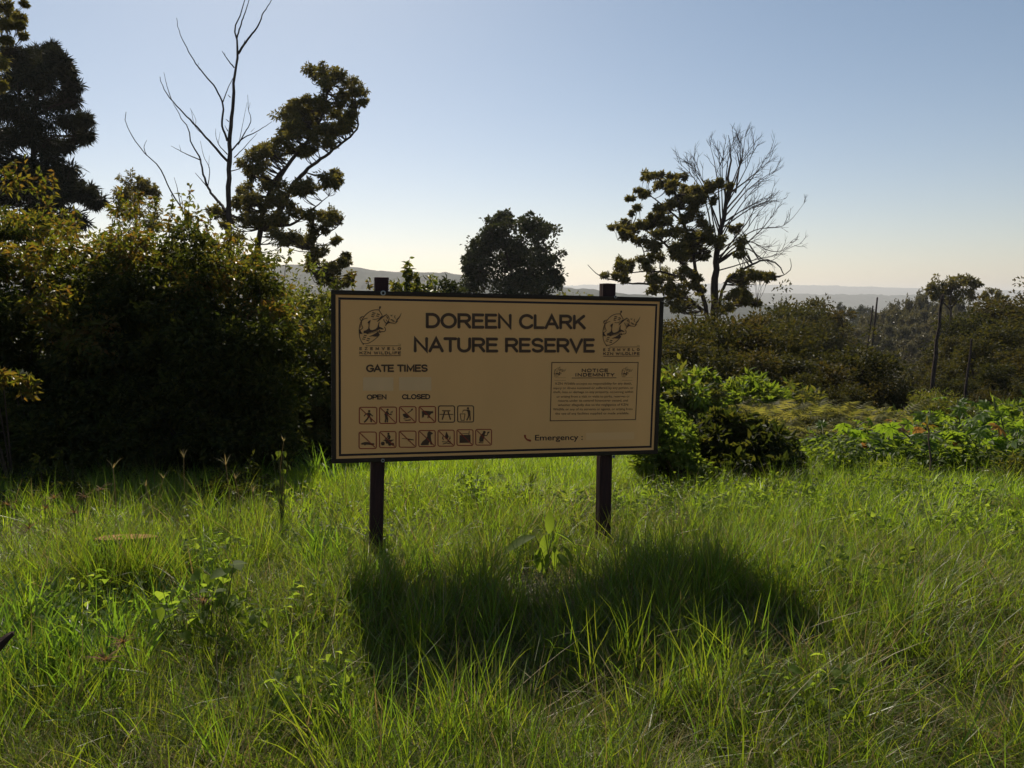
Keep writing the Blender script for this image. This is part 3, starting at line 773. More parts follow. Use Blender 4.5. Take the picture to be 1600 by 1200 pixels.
def shrub(name, label, D0, D1, pxr, topline, bot, leafm, n_cl, rpx, subs=9, per=30, L=.075, W=.035, gold=None, gold_band=60, gold_p=.5, cat='shrub', group=None, seed=0, tips=(), six=False, droop=.3, stems=5, stem_mat='bark', ovh=False):
    """a leafy shrub filling the view between a top line and its foot, standing between depths D0 and D1"""
    global rng
    rng = np.random.default_rng(seed + 500)
    xs = [p[0] for p in topline]; ys = [p[1] for p in topline]
    pc = (pxr[0] + pxr[1]) / 2
    base = P(pc, bot, (D0 + D1) / 2); base[2] = gz1(base[0], base[1])
    root = thing(name, base, label, cat, group)
    f1 = MB(); f2 = MB(); tw = MB()
    sp = []
    for s in range(stems):
        q = base + np.array([rng.normal() * .25, rng.normal() * .25, 0]); q[2] = gz1(q[0], q[1]) - .05; sp.append(q)
    for c in range(n_cl):
        px = rng.uniform(*pxr)
        ty = np.interp(px, xs, ys)
        r = rpx * rng.uniform(.7, 1.2)
        u = rng.random() ** .8
        py = ty + r * .75 + u * max(0, bot - ty - r * 1.2)
        up = 1 - u
        # fuller and further back near the top, so the shrub rounds away from the viewer
        D = D0 + (D1 - D0) * np.clip(.12 + (.2 if ovh else .55) * up * up + rng.uniform(-.15, .45), 0, 1)
        cen = P(px, py, D); rm = r * D / FPX
        cen[2] = max(cen[2], gz1(cen[0], cen[1]) + rm * .5)
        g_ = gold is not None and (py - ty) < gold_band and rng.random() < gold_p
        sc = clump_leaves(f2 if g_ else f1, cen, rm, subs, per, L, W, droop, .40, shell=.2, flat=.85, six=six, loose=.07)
        s = sp[int(rng.integers(len(sp)))]
        ln = smooth_line([s, s * .5 + cen * .5 + [0, 0, .12], cen], 6)
        tube(tw, ln, [.014, .005], 4)
    for (tx, ty, r) in tips:
        D = (D0 + D1) / 2
        cen = P(tx, ty, D); s = P(tx + rng.uniform(-12, 12), np.interp(tx, xs, ys) + 35, D)
        tube(tw, smooth_line([s, (s + cen) / 2 + rng.normal(0, .02, 3), cen], 5), [.006, .003], 4)
        nl = 26
        tt = rng.random(nl)
        pos = s + (cen - s) * (tt[:, None] * .85 + .2)
        leaves((f2 if gold else f1), pos, rdir(nl) + [0, 0, -.1], rdir(nl) + [0, 0, .6], L * 1.15 * rng.uniform(.7, 1.2, nl), W * 1.2, six=six)
    link('stems', tw.mesh('stems', [M[stem_mat]], True, base), root)
    link('foliage', f1.mesh('foliage', [M[leafm]], False, base), root)
    if f2.n: link('young_or_sunlit_foliage', f2.mesh('young_or_sunlit_foliage', [M[gold]], False, base), root)  # young leaves on some shrubs, sunlit tone put into leaf colour on others
    return root


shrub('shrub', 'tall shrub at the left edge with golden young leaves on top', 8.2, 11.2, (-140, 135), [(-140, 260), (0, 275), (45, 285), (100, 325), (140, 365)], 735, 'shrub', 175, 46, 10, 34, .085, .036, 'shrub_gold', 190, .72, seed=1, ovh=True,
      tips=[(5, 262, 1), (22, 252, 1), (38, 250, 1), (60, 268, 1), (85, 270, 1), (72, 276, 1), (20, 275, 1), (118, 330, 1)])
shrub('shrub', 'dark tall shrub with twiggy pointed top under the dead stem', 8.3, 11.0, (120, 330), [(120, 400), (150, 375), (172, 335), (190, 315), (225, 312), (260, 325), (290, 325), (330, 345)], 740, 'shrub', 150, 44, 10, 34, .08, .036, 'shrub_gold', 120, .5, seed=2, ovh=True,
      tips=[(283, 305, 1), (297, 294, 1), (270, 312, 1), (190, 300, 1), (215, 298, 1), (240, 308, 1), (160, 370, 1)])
shrub('shrub', 'dark dense shrub in the middle of the left thicket', 8.2, 10.8, (290, 440), [(290, 350), (320, 345), (350, 350), (385, 372), (440, 400)], 735, 'shrub', 115, 44, 10, 34, .075, .034, 'shrub_gold', 110, .55, seed=3, ovh=True, tips=[(330, 338, 1), (362, 352, 1), (398, 375, 1)])
shrub('shrub', 'shrub with yellow green leaves just left of the sign', 9.6, 11.8, (410, 565), [(410, 405), (440, 402), (470, 402), (500, 415), (525, 440), (565, 470)], 725, 'shrub', 105, 36, 10, 34, .07, .034, 'shrub_lit', 360, .75, seed=4, tips=[(455, 392, 1), (480, 396, 1), (505, 412, 1), (435, 395, 1)])  # lighter leaf mix puts the sunlit look into the leaf colour
shrub('shrub', 'low dark shrub in the shade at the foot of the left thicket', 7.7, 9.0, (-140, 215), [(-140, 520), (0, 540), (100, 550), (215, 550)], 770, 'shrub', 100, 42, 10, 30, .075, .034, seed=5)
shrub('shrub', 'low dark shrub in the shade left of the sign', 7.9, 9.1, (190, 430), [(190, 550), (320, 530), (400, 570), (430, 610)], 765, 'shrub', 95, 42, 10, 30, .075, .034, seed=6)
shrub('shrub', 'small sunlit leafy branch bush at the left edge before the dark thicket', 6.6, 7.2, (-60, 22), [(-60, 575), (0, 578), (22, 590)], 625, 'shrub_gold', 7, 17, 8, 14, .08, .036, seed=7, stems=1, tips=[(45, 588, 1), (52, 595, 1), (30, 585, 1)])
# behind the sign
shrub('shrub', 'leafy light green sapling sticking up behind the top left of the sign', 15, 16.5, (605, 690), [(605, 455), (625, 440), (640, 428), (660, 440), (690, 440)], 600, 'shrub_lit', 30, 24, 8, 22, .13, .06, seed=8, tips=[(640, 402, 1), (637, 412, 1), (634, 420, 1), (645, 425, 1), (655, 432, 1), (620, 440, 1)], six=True)
shrub('shrub', 'dark small bush top showing behind the sign near its left post', 19, 21, (676, 706), [(676, 432), (690, 426), (706, 432)], 600, 'round', 22, 24, 9, 22, .16, .07, seed=9)
shrub('shrub', 'light green bush top behind the middle of the sign edge', 15, 17, (700, 800), [(700, 452), (740, 445), (800, 455)], 600, 'shrub_lit', 34, 28, 9, 26, .10, .05, seed=10)
shrub('shrub', 'small bush top showing behind the sign left of its right post', 20, 21.5, (880, 905), [(880, 455), (892, 448), (905, 455)], 600, 'shrub_lit', 20, 22, 8, 20, .12, .06, seed=11)
shrub('shrub', 'leafy shoots behind the top left corner of the sign', 13, 14.5, (530, 600), [(530, 446), (552, 436), (575, 444), (600, 455)], 600, 'shrub_gold', 26, 22, 8, 22, .09, .04, seed=12, tips=[(552, 424, 1), (575, 434, 1)])
# right of the sign
shrub('bush', 'dark broad leaved bush right of the sign, sunlit at its top', 7.8, 8.9, (1112, 1220), [(1112, 660), (1110, 648), (1160, 642), (1200, 656), (1225, 682)], 765, 'shrub', 66, 30, 10, 28, .10, .055, 'weed', 22, .4, seed=13, six=True, cat='bush')  # brighter weed leaves along the top stand for sunlight there
shrub('bush', 'pale leaved bush against the right edge of the sign', 7.7, 8.7, (1005, 1082), [(1005, 605), (1040, 630), (1060, 645), (1082, 668)], 738, 'weed', 46, 22, 9, 28, .075, .035, seed=14, cat='bush')
shrub('bush', 'bright green leafy bush beside the upper right side of the sign', 12, 13.2, (1030, 1105), [(1030, 590), (1060, 572), (1090, 570), (1105, 590)], 640, 'shrub_lit', 30, 26, 8, 24, .13, .06, 'weed', 300, .35, seed=15, six=True, cat='bush')
shrub('bush', 'rounded green bush behind the ferns, left one', 15, 16.2, (1150, 1210), [(1150, 602), (1178, 588), (1210, 605)], 640, 'weed', 24, 24, 8, 24, .17, .06, seed=16, six=True, cat='bush')
shrub('bush', 'rounded green bush behind the ferns, right one', 15.4, 16.4, (1222, 1272), [(1222, 616), (1245, 604), (1272, 630)], 645, 'shrub_lit', 20, 22, 8, 24, .14, .06, seed=17, six=True, cat='bush')
shrub('bush', 'feathery bright green bush at the foot of the tallest pole', 17, 18.5, (1425, 1505), [(1425, 625), (1450, 608), (1478, 600), (1505, 620)], 690, 'shrub_lit', 34, 26, 10, 40, .11, .026, seed=18, cat='bush')
shrub('bush', 'silver green tall leaved bush at the right edge above the castor plants', 12.5, 14, (1545, 1640), [(1545, 640), (1570, 618), (1600, 622), (1640, 618)], 720, 'weed', 34, 28, 7, 22, .20, .06, seed=19, six=True, cat='bush')
shrub('bush', 'small whitish leaved bush left of the castor plants', 13, 14, (1385, 1435), [(1385, 645), (1410, 632), (1435, 645)], 690, 'shrub_lit', 18, 24, 7, 22, .13, .06, seed=20, six=True, cat='bush')
shrub('bush', 'low green tuft bush in the meadow below the castor plants', 8.4, 9.0, (1375, 1425), [(1375, 760), (1400, 735), (1425, 765)], 790, 'weed', 16, 22, 8, 26, .10, .02, seed=21, cat='bush')
shrub('bush', 'low rounded grassy bush at the right edge of the meadow', 8.2, 8.9, (1565, 1640), [(1565, 775), (1590, 758), (1640, 755)], 800, 'shrub_lit', 20, 24, 8, 26, .10, .02, seed=22, cat='bush')
shrub('bush', 'shaded weedy bush beside the dark broad leaved bush', 9.6, 10.4, (1225, 1300), [(1225, 720), (1250, 735), (1300, 745)], 780, 'weed', 20, 22, 8, 24, .09, .03, seed=23, cat='bush')
shrub('shrub', 'scraggly weedy shrub spilling out of the foot of the left thicket', 6.5, 7.2, (40, 130), [(40, 735), (85, 715), (130, 740)], 790, 'shrub', 12, 24, 8, 18, .06, .022, seed=30, tips=[(60, 712, 1), (95, 700, 1), (112, 718, 1)])
shrub('shrub', 'small dark weedy shrub at the foot of the thicket left of the sign', 6.6, 7.3, (330, 420), [(330, 735), (380, 722), (420, 735)], 785, 'shrub', 12, 24, 8, 18, .06, .024, seed=31, tips=[(350, 715, 1), (395, 712, 1)])
rng = np.random.default_rng(1234)

# ------------------------------------------------------------------ castor plants


def palm_leaf(name, mat, lobes=8, r=1.0):
    V = [(0, 0, 0)]; F = []
    for q in range(lobes):
        a = R(-150) + R(300) * q / (lobes - 1)
        ln = r * (1 - .42 * abs(a) / R(150))
        w = r * .17
        d = np.array([math.cos(a), math.sin(a)]); s = np.array([-d[1], d[0]])
        i0 = len(V)
        V += [(*(d * ln * .30 - s * w * .75), .03), (*(d * ln * .58 - s * w), -.02), (*(d * ln), -.20 * r), (*(d * ln * .58 + s * w), -.02), (*(d * ln * .30 + s * w * .75), .03), (*(d * ln * .58), -.09)]
        F += [(0, i0, i0 + 5), (i0, i0 + 1, i0 + 5), (i0 + 1, i0 + 2, i0 + 5), (i0 + 2, i0 + 3, i0 + 5), (i0 + 3, i0 + 4, i0 + 5), (i0 + 4, 0, i0 + 5)]
    return mesh_np(name, V, np.array(F), [mat])


leaf_meshes = [palm_leaf('leaf', M['castor'], 8), palm_leaf('leaf', M['castor'], 7), palm_leaf('leaf', M['castor'], 9)]
leaf_red = palm_leaf('leaf', M['castor_red'], 8)


def castor(px, py, D, h, nl, label, red=0, group=None):
    top = P(px, py, D); z = gz1(top[0], top[1]); base = np.array([top[0], top[1], z]); h = max(.5, top[2] - z) * 1.0
    root = thing('castor_plant', base, label, 'plant', group)
    mb = MB()
    st = smooth_line([(0, 0, -.05), (rng.normal() * .04, rng.normal() * .04, h * .5), (rng.normal() * .08, rng.normal() * .08, h * .95)], 8)
    tube(mb, st, [.018, .008], 6)
    for q in range(nl):
        t = .30 + .70 * (q + .5) / nl
        a = q * 2.4 + rng.normal() * .3
        p0 = st[min(7, int(t * 7))] * 1.0
        ln = rng.uniform(.20, .42) * (1.15 - .5 * t)
        e = p0 + np.array([math.cos(a) * ln, math.sin(a) * ln, ln * rng.uniform(.15, .7)])
        tube(mb, [p0, (p0 + e) / 2 + [0, 0, .03], e], [.006, .004], 4)
        rd = red and rng.random() < red
        o = link('leaf', leaf_red if rd else leaf_meshes[q % 3], root)
        o.location = e
        s = rng.uniform(.14, .24) * (1.1 - .3 * t)
        o.scale = (s, s, s)
        o.rotation_euler = (rng.normal() * .35, R(32) + rng.normal() * .4 - .35 * math.sin(a), a + rng.normal() * .3)
    link('stem', mb.mesh('stem', [M['stem']], True), root)
    return root


cs = [(1340, 690, 10.4), (1372, 694, 10.0), (1402, 686, 10.3), (1430, 698, 9.8), (1300, 704, 10.6), (1465, 672, 10.6), (1492, 690, 10.0), (1520, 660, 11.0), (1545, 684, 10.2), (1572, 668, 10.6), (1598, 690, 9.8), (1505, 648, 12.0), (1460, 655, 12.2),
      (1560, 650, 12.0), (1590, 655, 11.6), (1535, 640, 12.6), (1480, 710, 9.4), (1530, 712, 9.2), (1580, 716, 9.0), (1440, 720, 9.2), (1390, 716, 9.4), (1625, 665, 10.8), (1630, 700, 9.6), (1350, 715, 9.6)]
for q, (px, py, D) in enumerate(cs):
    py -= rng.uniform(4, 34)
    castor(px, py, D, 1, 11 if q % 2 else 12, 'green castor plant with star shaped leaves in the patch at the right', red=.06 if px < 1440 else .02, group='castor plants in the right patch')
# bare dry stalk in front of the castor patch
a = P(1451, 790, 8.3); a[2] = gz1(a[0], a[1]) - .05; b = P(1449, 664, 8.6)
mb = MB(); st = smooth_line([a, (a + b) / 2 + [.02, 0, 0], b], 10, wob=.006); tube(mb, st, [.014, .007], 6)
for q in range(3, 10):
    e = st[q] + np.array([rng.normal() * .07, rng.normal() * .05, .05]); tube(mb, [st[q], e], [.005, .003], 4)
leaves(mb, np.repeat(b[None], 8, 0), rdir(8) + [0, 0, .2], rdir(8), .12, .03, m=1)
o = link('dry_stalk', mb.mesh('dry_stalk', [M['stalk'], M['shrub_gold']], True, a), None, a)
set_props(o, 'thin brown dry stalk standing in front of the castor plants', 'stalk')

# ------------------------------------------------------------------ sign
pts = [(517, 453), (1037, 465), (1025, 709), (516, 724)]
BH = 1.10; ASP = 2.042
A_ = []
for (u, v), (x, y) in zip([(0, 0), (ASP, 0), (ASP, -1), (0, -1)], pts):
    X = (x - CX) / FPX; Y = (CY - y) / FPX
    A_.append([u, v, 1, 0, 0, 0, -X * u, -X * v, -X]); A_.append([0, 0, 0, u, v, 1, -Y * u, -Y * v, -Y])
Hm = np.linalg.svd(np.array(A_))[2][-1].reshape(3, 3)
if Hm[2, 2] < 0: Hm = -Hm
k = np.linalg.norm(Hm[:, 1])
toW = lambda c: AR * c[0] + AU * c[1] + AF * c[2]
BU = toW(Hm[:, 0]); BU /= np.linalg.norm(BU)
BV = toW(Hm[:, 1]); BV -= BU * (BV @ BU); BV /= np.linalg.norm(BV)
BO = EYE + toW(Hm[:, 2]) / k * BH            # top left corner of the board face
BN = np.cross(BU, BV)                         # towards the viewer
BW = BH * ASP


def b2(px, py):
    """photograph pixel -> board coordinates in metres (u right, v up from top left)"""
    d = AF + AR * ((px - CX) / FPX) + AU * ((CY - py) / FPX)
    t = ((BO - EYE) @ BN) / (d @ BN)
    q = EYE + d * t - BO
    return np.array([q @ BU, q @ BV])


def bw(u, v, n=0.0): return BO + BU * u + BV * v + BN * n


foot = bw(BW / 2, -BH - .7); foot[2] = gz1(foot[0], foot[1])
sign = thing('information_sign', foot, 'brown and beige nature reserve sign board on two dark posts', 'sign')


def bmesh_box(u0, u1, v0, v1, n0, n1, bev=.004):
    mb = MB()
    b_ = bev
    prof = [(0, n0), (0, n1 - b_), (b_, n1)]
    loops = []
    for ins, n_ in prof:
        loops.append([bw(u0 + ins, v0 + ins, n_), bw(u1 - ins, v0 + ins, n_), bw(u1 - ins, v1 - ins, n_), bw(u0 + ins, v1 - ins, n_)])
    V = np.array(loops).reshape(-1, 3)
    F = []
    for l in range(2):
        for q in range(4):
            F.append([l * 4 + q, l * 4 + (q + 1) % 4, l * 4 + 4 + (q + 1) % 4, l * 4 + 4 + q])
    F += [[3, 2, 1, 0], [8, 9, 10, 11]]
    mb.add(V, F)
    return mb


def spart(name, mb, mat, parent=None, smooth=False):
    return link(name, mb.mesh(name, mat if isinstance(mat, list) else [mat], smooth, foot), parent or sign)


# face sheet, frame bars, stripes
FR = .028
spart('board', bmesh_box(FR - .006, BW - FR + .006, -BH + FR - .006, -FR + .006, -.022, .0), M['board'])
for (u0, u1, v0, v1) in ((0, BW, -FR, 0), (0, BW, -BH, -BH + FR), (0, FR, -BH + FR + .0005, -FR - .0005), (BW - FR, BW, -BH + FR + .0005, -FR - .0005)):
    spart('frame_bar', bmesh_box(u0, u1, v0, v1, -.034, .010, .003), M['frame'])
s0, s1 = FR + .017, FR + .031
for (u0, u1, v0, v1) in ((s0, BW - s0, -s1, -s0), (s0, BW - s0, -BH + s0, -BH + s1), (s0, s1, -BH + s1 + .0005, -s1 - .0005), (BW - s1, BW - s0, -BH + s1 + .0005, -s1 - .0005)):
    spart('border_stripe', bmesh_box(u0, u1, v0, v1, -.001, .0012, .0003), M['ink_dark'])

# posts behind the board
for (xt, yt, xb, yb, w) in ((597.5, 433, 588.5, 850, .088), (956, 443, 948, 856, .092)):
    ut, vt = b2(xt, yt); ub, vb = b2(xb, yb)
    vb2 = vt - (vt - vb) * 1.25; ub2 = ut + (ub - ut) * 1.25
    mb = MB(); lv = []
    tt = np.linspace(0, 1, 9)
    for q in tt:
        u = ub2 + (ut - ub2) * q; v = vb2 + (vt - vb2) * q
        wv = w / 2 * (1 + rng.normal() * .012); c = .008
        for (a, n_) in ((-wv + c, -.0362), (wv - c, -.0362), (wv, -.0362 - c), (wv, -.125 + c), (wv - c, -.125), (-wv + c, -.125), (-wv, -.125 + c), (-wv, -.0362 - c)):
            lv.append(bw(u + a, v, n_))
    V = np.array(lv); i_ = np.arange(8)[:, None] * 8; j_ = np.arange(8)[None]; k_ = (j_ + 1) % 8
    mb.add(V, np.stack([i_ + j_, i_ + k_, i_ + 8 + k_, i_ + 8 + j_], -1).reshape(-1, 4))
    top = V[-8:]; cc = top.mean(0) + np.array([0, 0, .004])
    mb.add(np.concatenate([top, cc[None]]), [[q, (q + 1) % 8, 8] for q in range(8)])
    spart('post', mb, M['post'])


def disc(mb, u, v, r, n, seg=14, r_in=0, m=0):
    a = np.arange(seg) / seg * 2 * np.pi
    o_ = np.array([bw(u + math.cos(t) * r, v + math.sin(t) * r, n) for t in a])
    if r_in:
        i2 = np.array([bw(u + math.cos(t) * r_in, v + math.sin(t) * r_in, n) for t in a])
        q = np.arange(seg); w = (q + 1) % seg
        mb.add(np.concatenate([o_, i2]), np.stack([q, w, w + seg, q + seg], 1), m)
    else:
        mb.add(np.concatenate([o_, [bw(u, v, n)]]), np.array([[q, (q + 1) % seg, seg] for q in range(seg)]), m)


# washers and bolts on the frame
for (px, py, big) in ((598.5, 458, 1), (598, 719, .7), (958, 713, .7), (961, 464, .6)):
    u, v = b2(px, py); r = .0165 * big
    mb = MB()
    a = np.arange(18) / 18 * 2 * np.pi
    prof = [(1.0, .0095), (1.0, .0125), (.85, .014), (.62, .014), (.55, .0125), (.5, .0105)]
    V = np.array([bw(u + math.cos(t) * r * p, v + math.sin(t) * r * p, n_) for p, n_ in prof for t in a])
    F = [[l * 18 + q, l * 18 + (q + 1) % 18, l * 18 + 18 + (q + 1) % 18, l * 18 + 18 + q] for l in range(len(prof) - 1) for q in range(18)]
    mb.add(V, F)
    spart('washer', mb, M['steel'], smooth=True)
    mb = MB(); disc(mb, u, v, r * .52, .0116, 10); spart('bolt', mb, M['frame'])

INK = .0016


class Ink:
    """flat print on the board; every stroke lies a hair above the one before"""
    def __init__(s, n=INK): s.mb = MB(); s.n = n; s.polys = []
    def bump(s): s.n += .00012; return s.n
    def stroke(s, uv, w, closed=False, cap=True):
        uv = np.asarray(uv, float); n_ = s.bump()
        w = np.broadcast_to(np.asarray(w, float), (len(uv),)) / 2
        m = len(uv)
        if closed:
            t = np.roll(uv, -1, 0) - np.roll(uv, 1, 0)
        else:
            t = np.gradient(uv, axis=0) if m > 2 else np.repeat(uv[1:] - uv[:1], 2, 0)
        seg = np.diff(np.concatenate([uv, uv[:1]]) if closed else uv, axis=0); seg /= np.linalg.norm(seg, axis=1)[:, None] + 1e-12
        nrm = np.zeros_like(uv)
        for q in range(m):
            a = seg[q - 1] if (q > 0 or closed) else seg[0]
            b_ = seg[q] if q < len(seg) else seg[-1]
            na_ = np.array([-a[1], a[0]]); nb = np.array([-b_[1], b_[0]])
            v = na_ + nb; l = np.linalg.norm(v)
            v = v / l if l > 1e-6 else na_
            nrm[q] = v / max(.5, v @ na_)
        l_ = uv + nrm * w[:, None]; r_ = uv - nrm * w[:, None]
        V = [bw(*p, n_) for p in l_] + [bw(*p, n_) for p in r_]
        cnt = m if closed else m - 1
        F = [[q, q + m, (q + 1) % m + m, (q + 1) % m] for q in range(cnt)]
        s.mb.add(V, F)
        if cap and not closed:
            for e, d in ((0, -seg[0]), (m - 1, seg[-1])):
                if w[e] < .0004: continue
                a0 = math.atan2(d[1], d[0])
                arc = [uv[e] + w[e] * np.array([math.cos(a0 + t), math.sin(a0 + t)]) for t in np.linspace(-math.pi / 2, math.pi / 2, 7)]
                V = [bw(*p, n_) for p in arc]
                s.mb.add(V, [[0, q, q + 1] for q in range(1, 6)])
    def poly(s, uv):
        n_ = s.bump(); s.polys.append(([bw(*p, n_) for p in uv]))
    def build(s, name, mat, parent=None):
        V = [np.asarray(v) for v in s.mb.V]; F = []
        for f in s.mb.F4 + s.mb.F3: F += [list(map(int, r)) for r in f]
        Vl = [tuple(x - foot) for v in V for x in v]
        for p in s.polys:
            i0 = len(Vl); Vl += [tuple(np.asarray(x) - foot) for x in p]; F.append(list(range(i0, i0 + len(p))))
        me = mesh_np(name, Vl, F, [mat])
        return link(name, me, parent or sign)


def quad_map(c):
    """c: pixel corners TL, TR, BL, BR -> function of (s,t) s right, t down in 0..1"""
    TL, TR, BL, BR = [b2(*p) for p in c]
    return lambda s, t: (TL * (1 - s) + TR * s) * (1 - t) + (BL * (1 - s) + BR * s) * t


# rounded title letters as strokes in a cap-height box (x right, y up, cap 1)
def arc(cx, cy, rx, ry, a0, a1, n=10):
    return [(cx + rx * math.cos(R(t)), cy + ry * math.sin(R(t))) for t in np.linspace(a0, a1, n)]


GL = {
    'D': (.80, [[(.1, .1), (.1, .9), (.38, .9)] + arc(.36, .5, .36, .4, 80, -80, 12) + [(.38, .1), (.1, .1)]]),
    'O': (.92, [arc(.46, .5, .37, .41, 90, 450, 26)]),
    'R': (.80, [[(.1, .1), (.1, .9), (.45, .9)] + arc(.47, .69, .22, .21, 80, -80, 8) + [(.45, .48), (.12, .48)], [(.44, .46), (.70, .1)]]),
    'E': (.72, [[(.62, .9), (.1, .9), (.1, .1), (.63, .1)], [(.12, .52), (.57, .52)]]),
    'N': (.84, [[(.1, .1), (.1, .9), (.72, .1), (.72, .9)]]),
    'C': (.84, [arc(.46, .5, .37, .41, 38, 322, 20)]),
    'L': (.66, [[(.1, .9), (.1, .1), (.58, .1)]]),
    'A': (.82, [[(.06, .1), (.40, .9), (.74, .1)], [(.2, .36), (.6, .36)]]),
    'K': (.78, [[(.1, .1), (.1, .9)], [(.66, .9), (.14, .42)], [(.32, .56), (.70, .1)]]),
    'T': (.72, [[(.06, .9), (.66, .9)], [(.36, .88), (.36, .1)]]),
    'U': (.82, [[(.1, .9), (.1, .42)] + arc(.41, .40, .31, .31, 185, 355, 12) + [(.72, .42), (.72, .9)]]),
    'S': (.76, [arc(.38, .70, .27, .21, 25, 250, 12) + arc(.38, .29, .28, .20, 75, -155, 12)]),
    'V': (.80, [[(.06, .9), (.39, .1), (.72, .9)]]),
    'G': (.86, [arc(.46, .5, .37, .41, 42, 325, 20) + [(.80, .46), (.52, .46)]]),
    'M': (.94, [[(.1, .1), (.1, .9), (.46, .22), (.82, .9), (.82, .1)]]),
    'I': (.32, [[(.14, .1), (.14, .9)]]),
    'P': (.76, [[(.1, .1), (.1, .9), (.44, .9)] + arc(.46, .67, .22, .23, 80, -80, 8) + [(.42, .44), (.12, .44)]]),
    'Z': (.74, [[(.1, .9), (.62, .9), (.08, .1), (.64, .1)]]),
    'W': (1.06, [[(.06, .9), (.28, .1), (.50, .86), (.72, .1), (.94, .9)]]),
    'F': (.68, [[(.1, .1), (.1, .9), (.60, .9)], [(.12, .52), (.54, .52)]]),
    'Y': (.76, [[(.06, .9), (.36, .5), (.66, .9)], [(.36, .5), (.36, .1)]]),
    ' ': (.36, []),
}


def title(text, corners, name='lettering', wt=.195, space=0.0, mat='ink', parent=None, f=None):
    tot = sum(GL[c][0] + space for c in text) - space
    f = f or quad_map(corners)
    ink = Ink()
    hgt = np.linalg.norm(f(0, 0) - f(0, 1))
    x = 0
    for ch in text:
        w, strokes = GL[ch]
        for st in strokes:
            uv = [f((x + a) / (tot - .06), 1 - b_) for a, b_ in st]
            if ch == 'O': ink.stroke(uv[:-1], hgt * wt, closed=True)
            else: ink.stroke(uv, hgt * wt)
        x += w + space
    return ink.build(name, M[mat], parent)


title('DOREEN CLARK', [(664.6, 488.6), (913.5, 491.8), (664.6, 513), (913.5, 514.8)])
title('NATURE RESERVE', [(645.8, 526.4), (928, 528.6), (645.8, 550.6), (928, 551)])


def type_text(body, corners, mat, name='lettering', bold=.0, space=1.0, parent=None, base_y=0.0, top_y=None, n=INK):
    """text of the built-in font fitted to a pixel quad (cap top to baseline)"""
    cu = bpy.data.curves.new('t', 'FONT'); cu.body = body; cu.size = 1; cu.offset = bold; cu.space_character = space
    cu.resolution_u = 3; cu.fill_mode = 'FRONT'
    ob = bpy.data.objects.new('t', cu); COL.objects.link(ob)
    dg = bpy.context.evaluated_depsgraph_get()
    me = bpy.data.meshes.new_from_object(ob.evaluated_get(dg))
    co = np.zeros(len(me.vertices) * 3); me.vertices.foreach_get('co', co); co = co.reshape(-1, 3)
    x0, x1 = co[:, 0].min(), co[:, 0].max()
    cu.body = 'E'; e_ = bpy.data.meshes.new_from_object(ob.evaluated_get(bpy.context.evaluated_depsgraph_get()))
    ec = np.zeros(len(e_.vertices) * 3); e_.vertices.foreach_get('co', ec); ec = ec.reshape(-1, 3)[:, 1]
    cap = ec.max() - ec.min(); low = ec.min(); bpy.data.meshes.remove(e_)
    f = quad_map(corners)
    TL = f(0, 0); TR = f(1, 0); BL = f(0, 1); BR = f(1, 1)
    s = ((co[:, 0] - x0) / (x1 - x0))[:, None]; t = 1 - ((co[:, 1] - low) / cap)[:, None]
    uv = (TL * (1 - s) + TR * s) * (1 - t) + (BL * (1 - s) + BR * s) * t
    Wc = BO + uv[:, :1] * BU + uv[:, 1:] * BV + BN * n - foot
    me.vertices.foreach_set('co', Wc.astype(np.float32).ravel())
    me.materials.clear(); me.materials.append(mat); me.update(); me.name = name
    bpy.data.objects.remove(ob); bpy.data.curves.remove(cu)
    return link(name, me, parent or sign)


def z3(x, y): return (540 + x / 6.667, 540 + y / 6.667)
def z4(x, y): return (780 + x / 5.714, 540 + y / 5.714)
def rect(z, x0, x1, yt, yb, yt2=None, yb2=None):
    yt2 = yt if yt2 is None else yt2; yb2 = yb if yb2 is None else yb2
    return [z(x0, yt), z(x1, yt2), z(x0, yb), z(x1, yb2)]


title('GATE TIMES', rect(z3, 213, 850, 198, 276, 196, 272), wt=.22)
title('OPEN', rect(z3, 220, 424, 510, 562, 508, 560), wt=.21, mat='ink_dark')
title('CLOSED', rect(z3, 587, 876, 507, 559, 505, 557), wt=.21, mat='ink_dark')
type_text('Emergency :', rect(z4, 320, 745, 797, 847, 792, 841), M['ink_dark'], bold=.010)

# blank paper patches over the hours and the number
for c, mt_ in ((rect(z3, 182, 498, 330, 470), 'patch'), (rect(z3, 556, 893, 328, 468), 'patch'), (rect(z4, 775, 1205, 778, 845, 772, 838), 'patch_faint')):
    f = quad_map(c); ink = Ink(.0008)
    ink.poly([f(0, 0), f(1, 0), f(1, 1), f(0, 1)][::-1]); ink.build('blank_patch', M[mt_])
# telephone receiver
f = quad_map(rect(z4, 222, 283, 800, 852)); ink = Ink()
w = np.linalg.norm(f(0, 0) - f(1, 0))
ink.stroke([f(.12, .08), f(.16, .42), f(.42, .76), f(.88, .92)], [w * .30, w * .20, w * .20, w * .30]); ink.build('telephone_symbol', M['ink_red'])

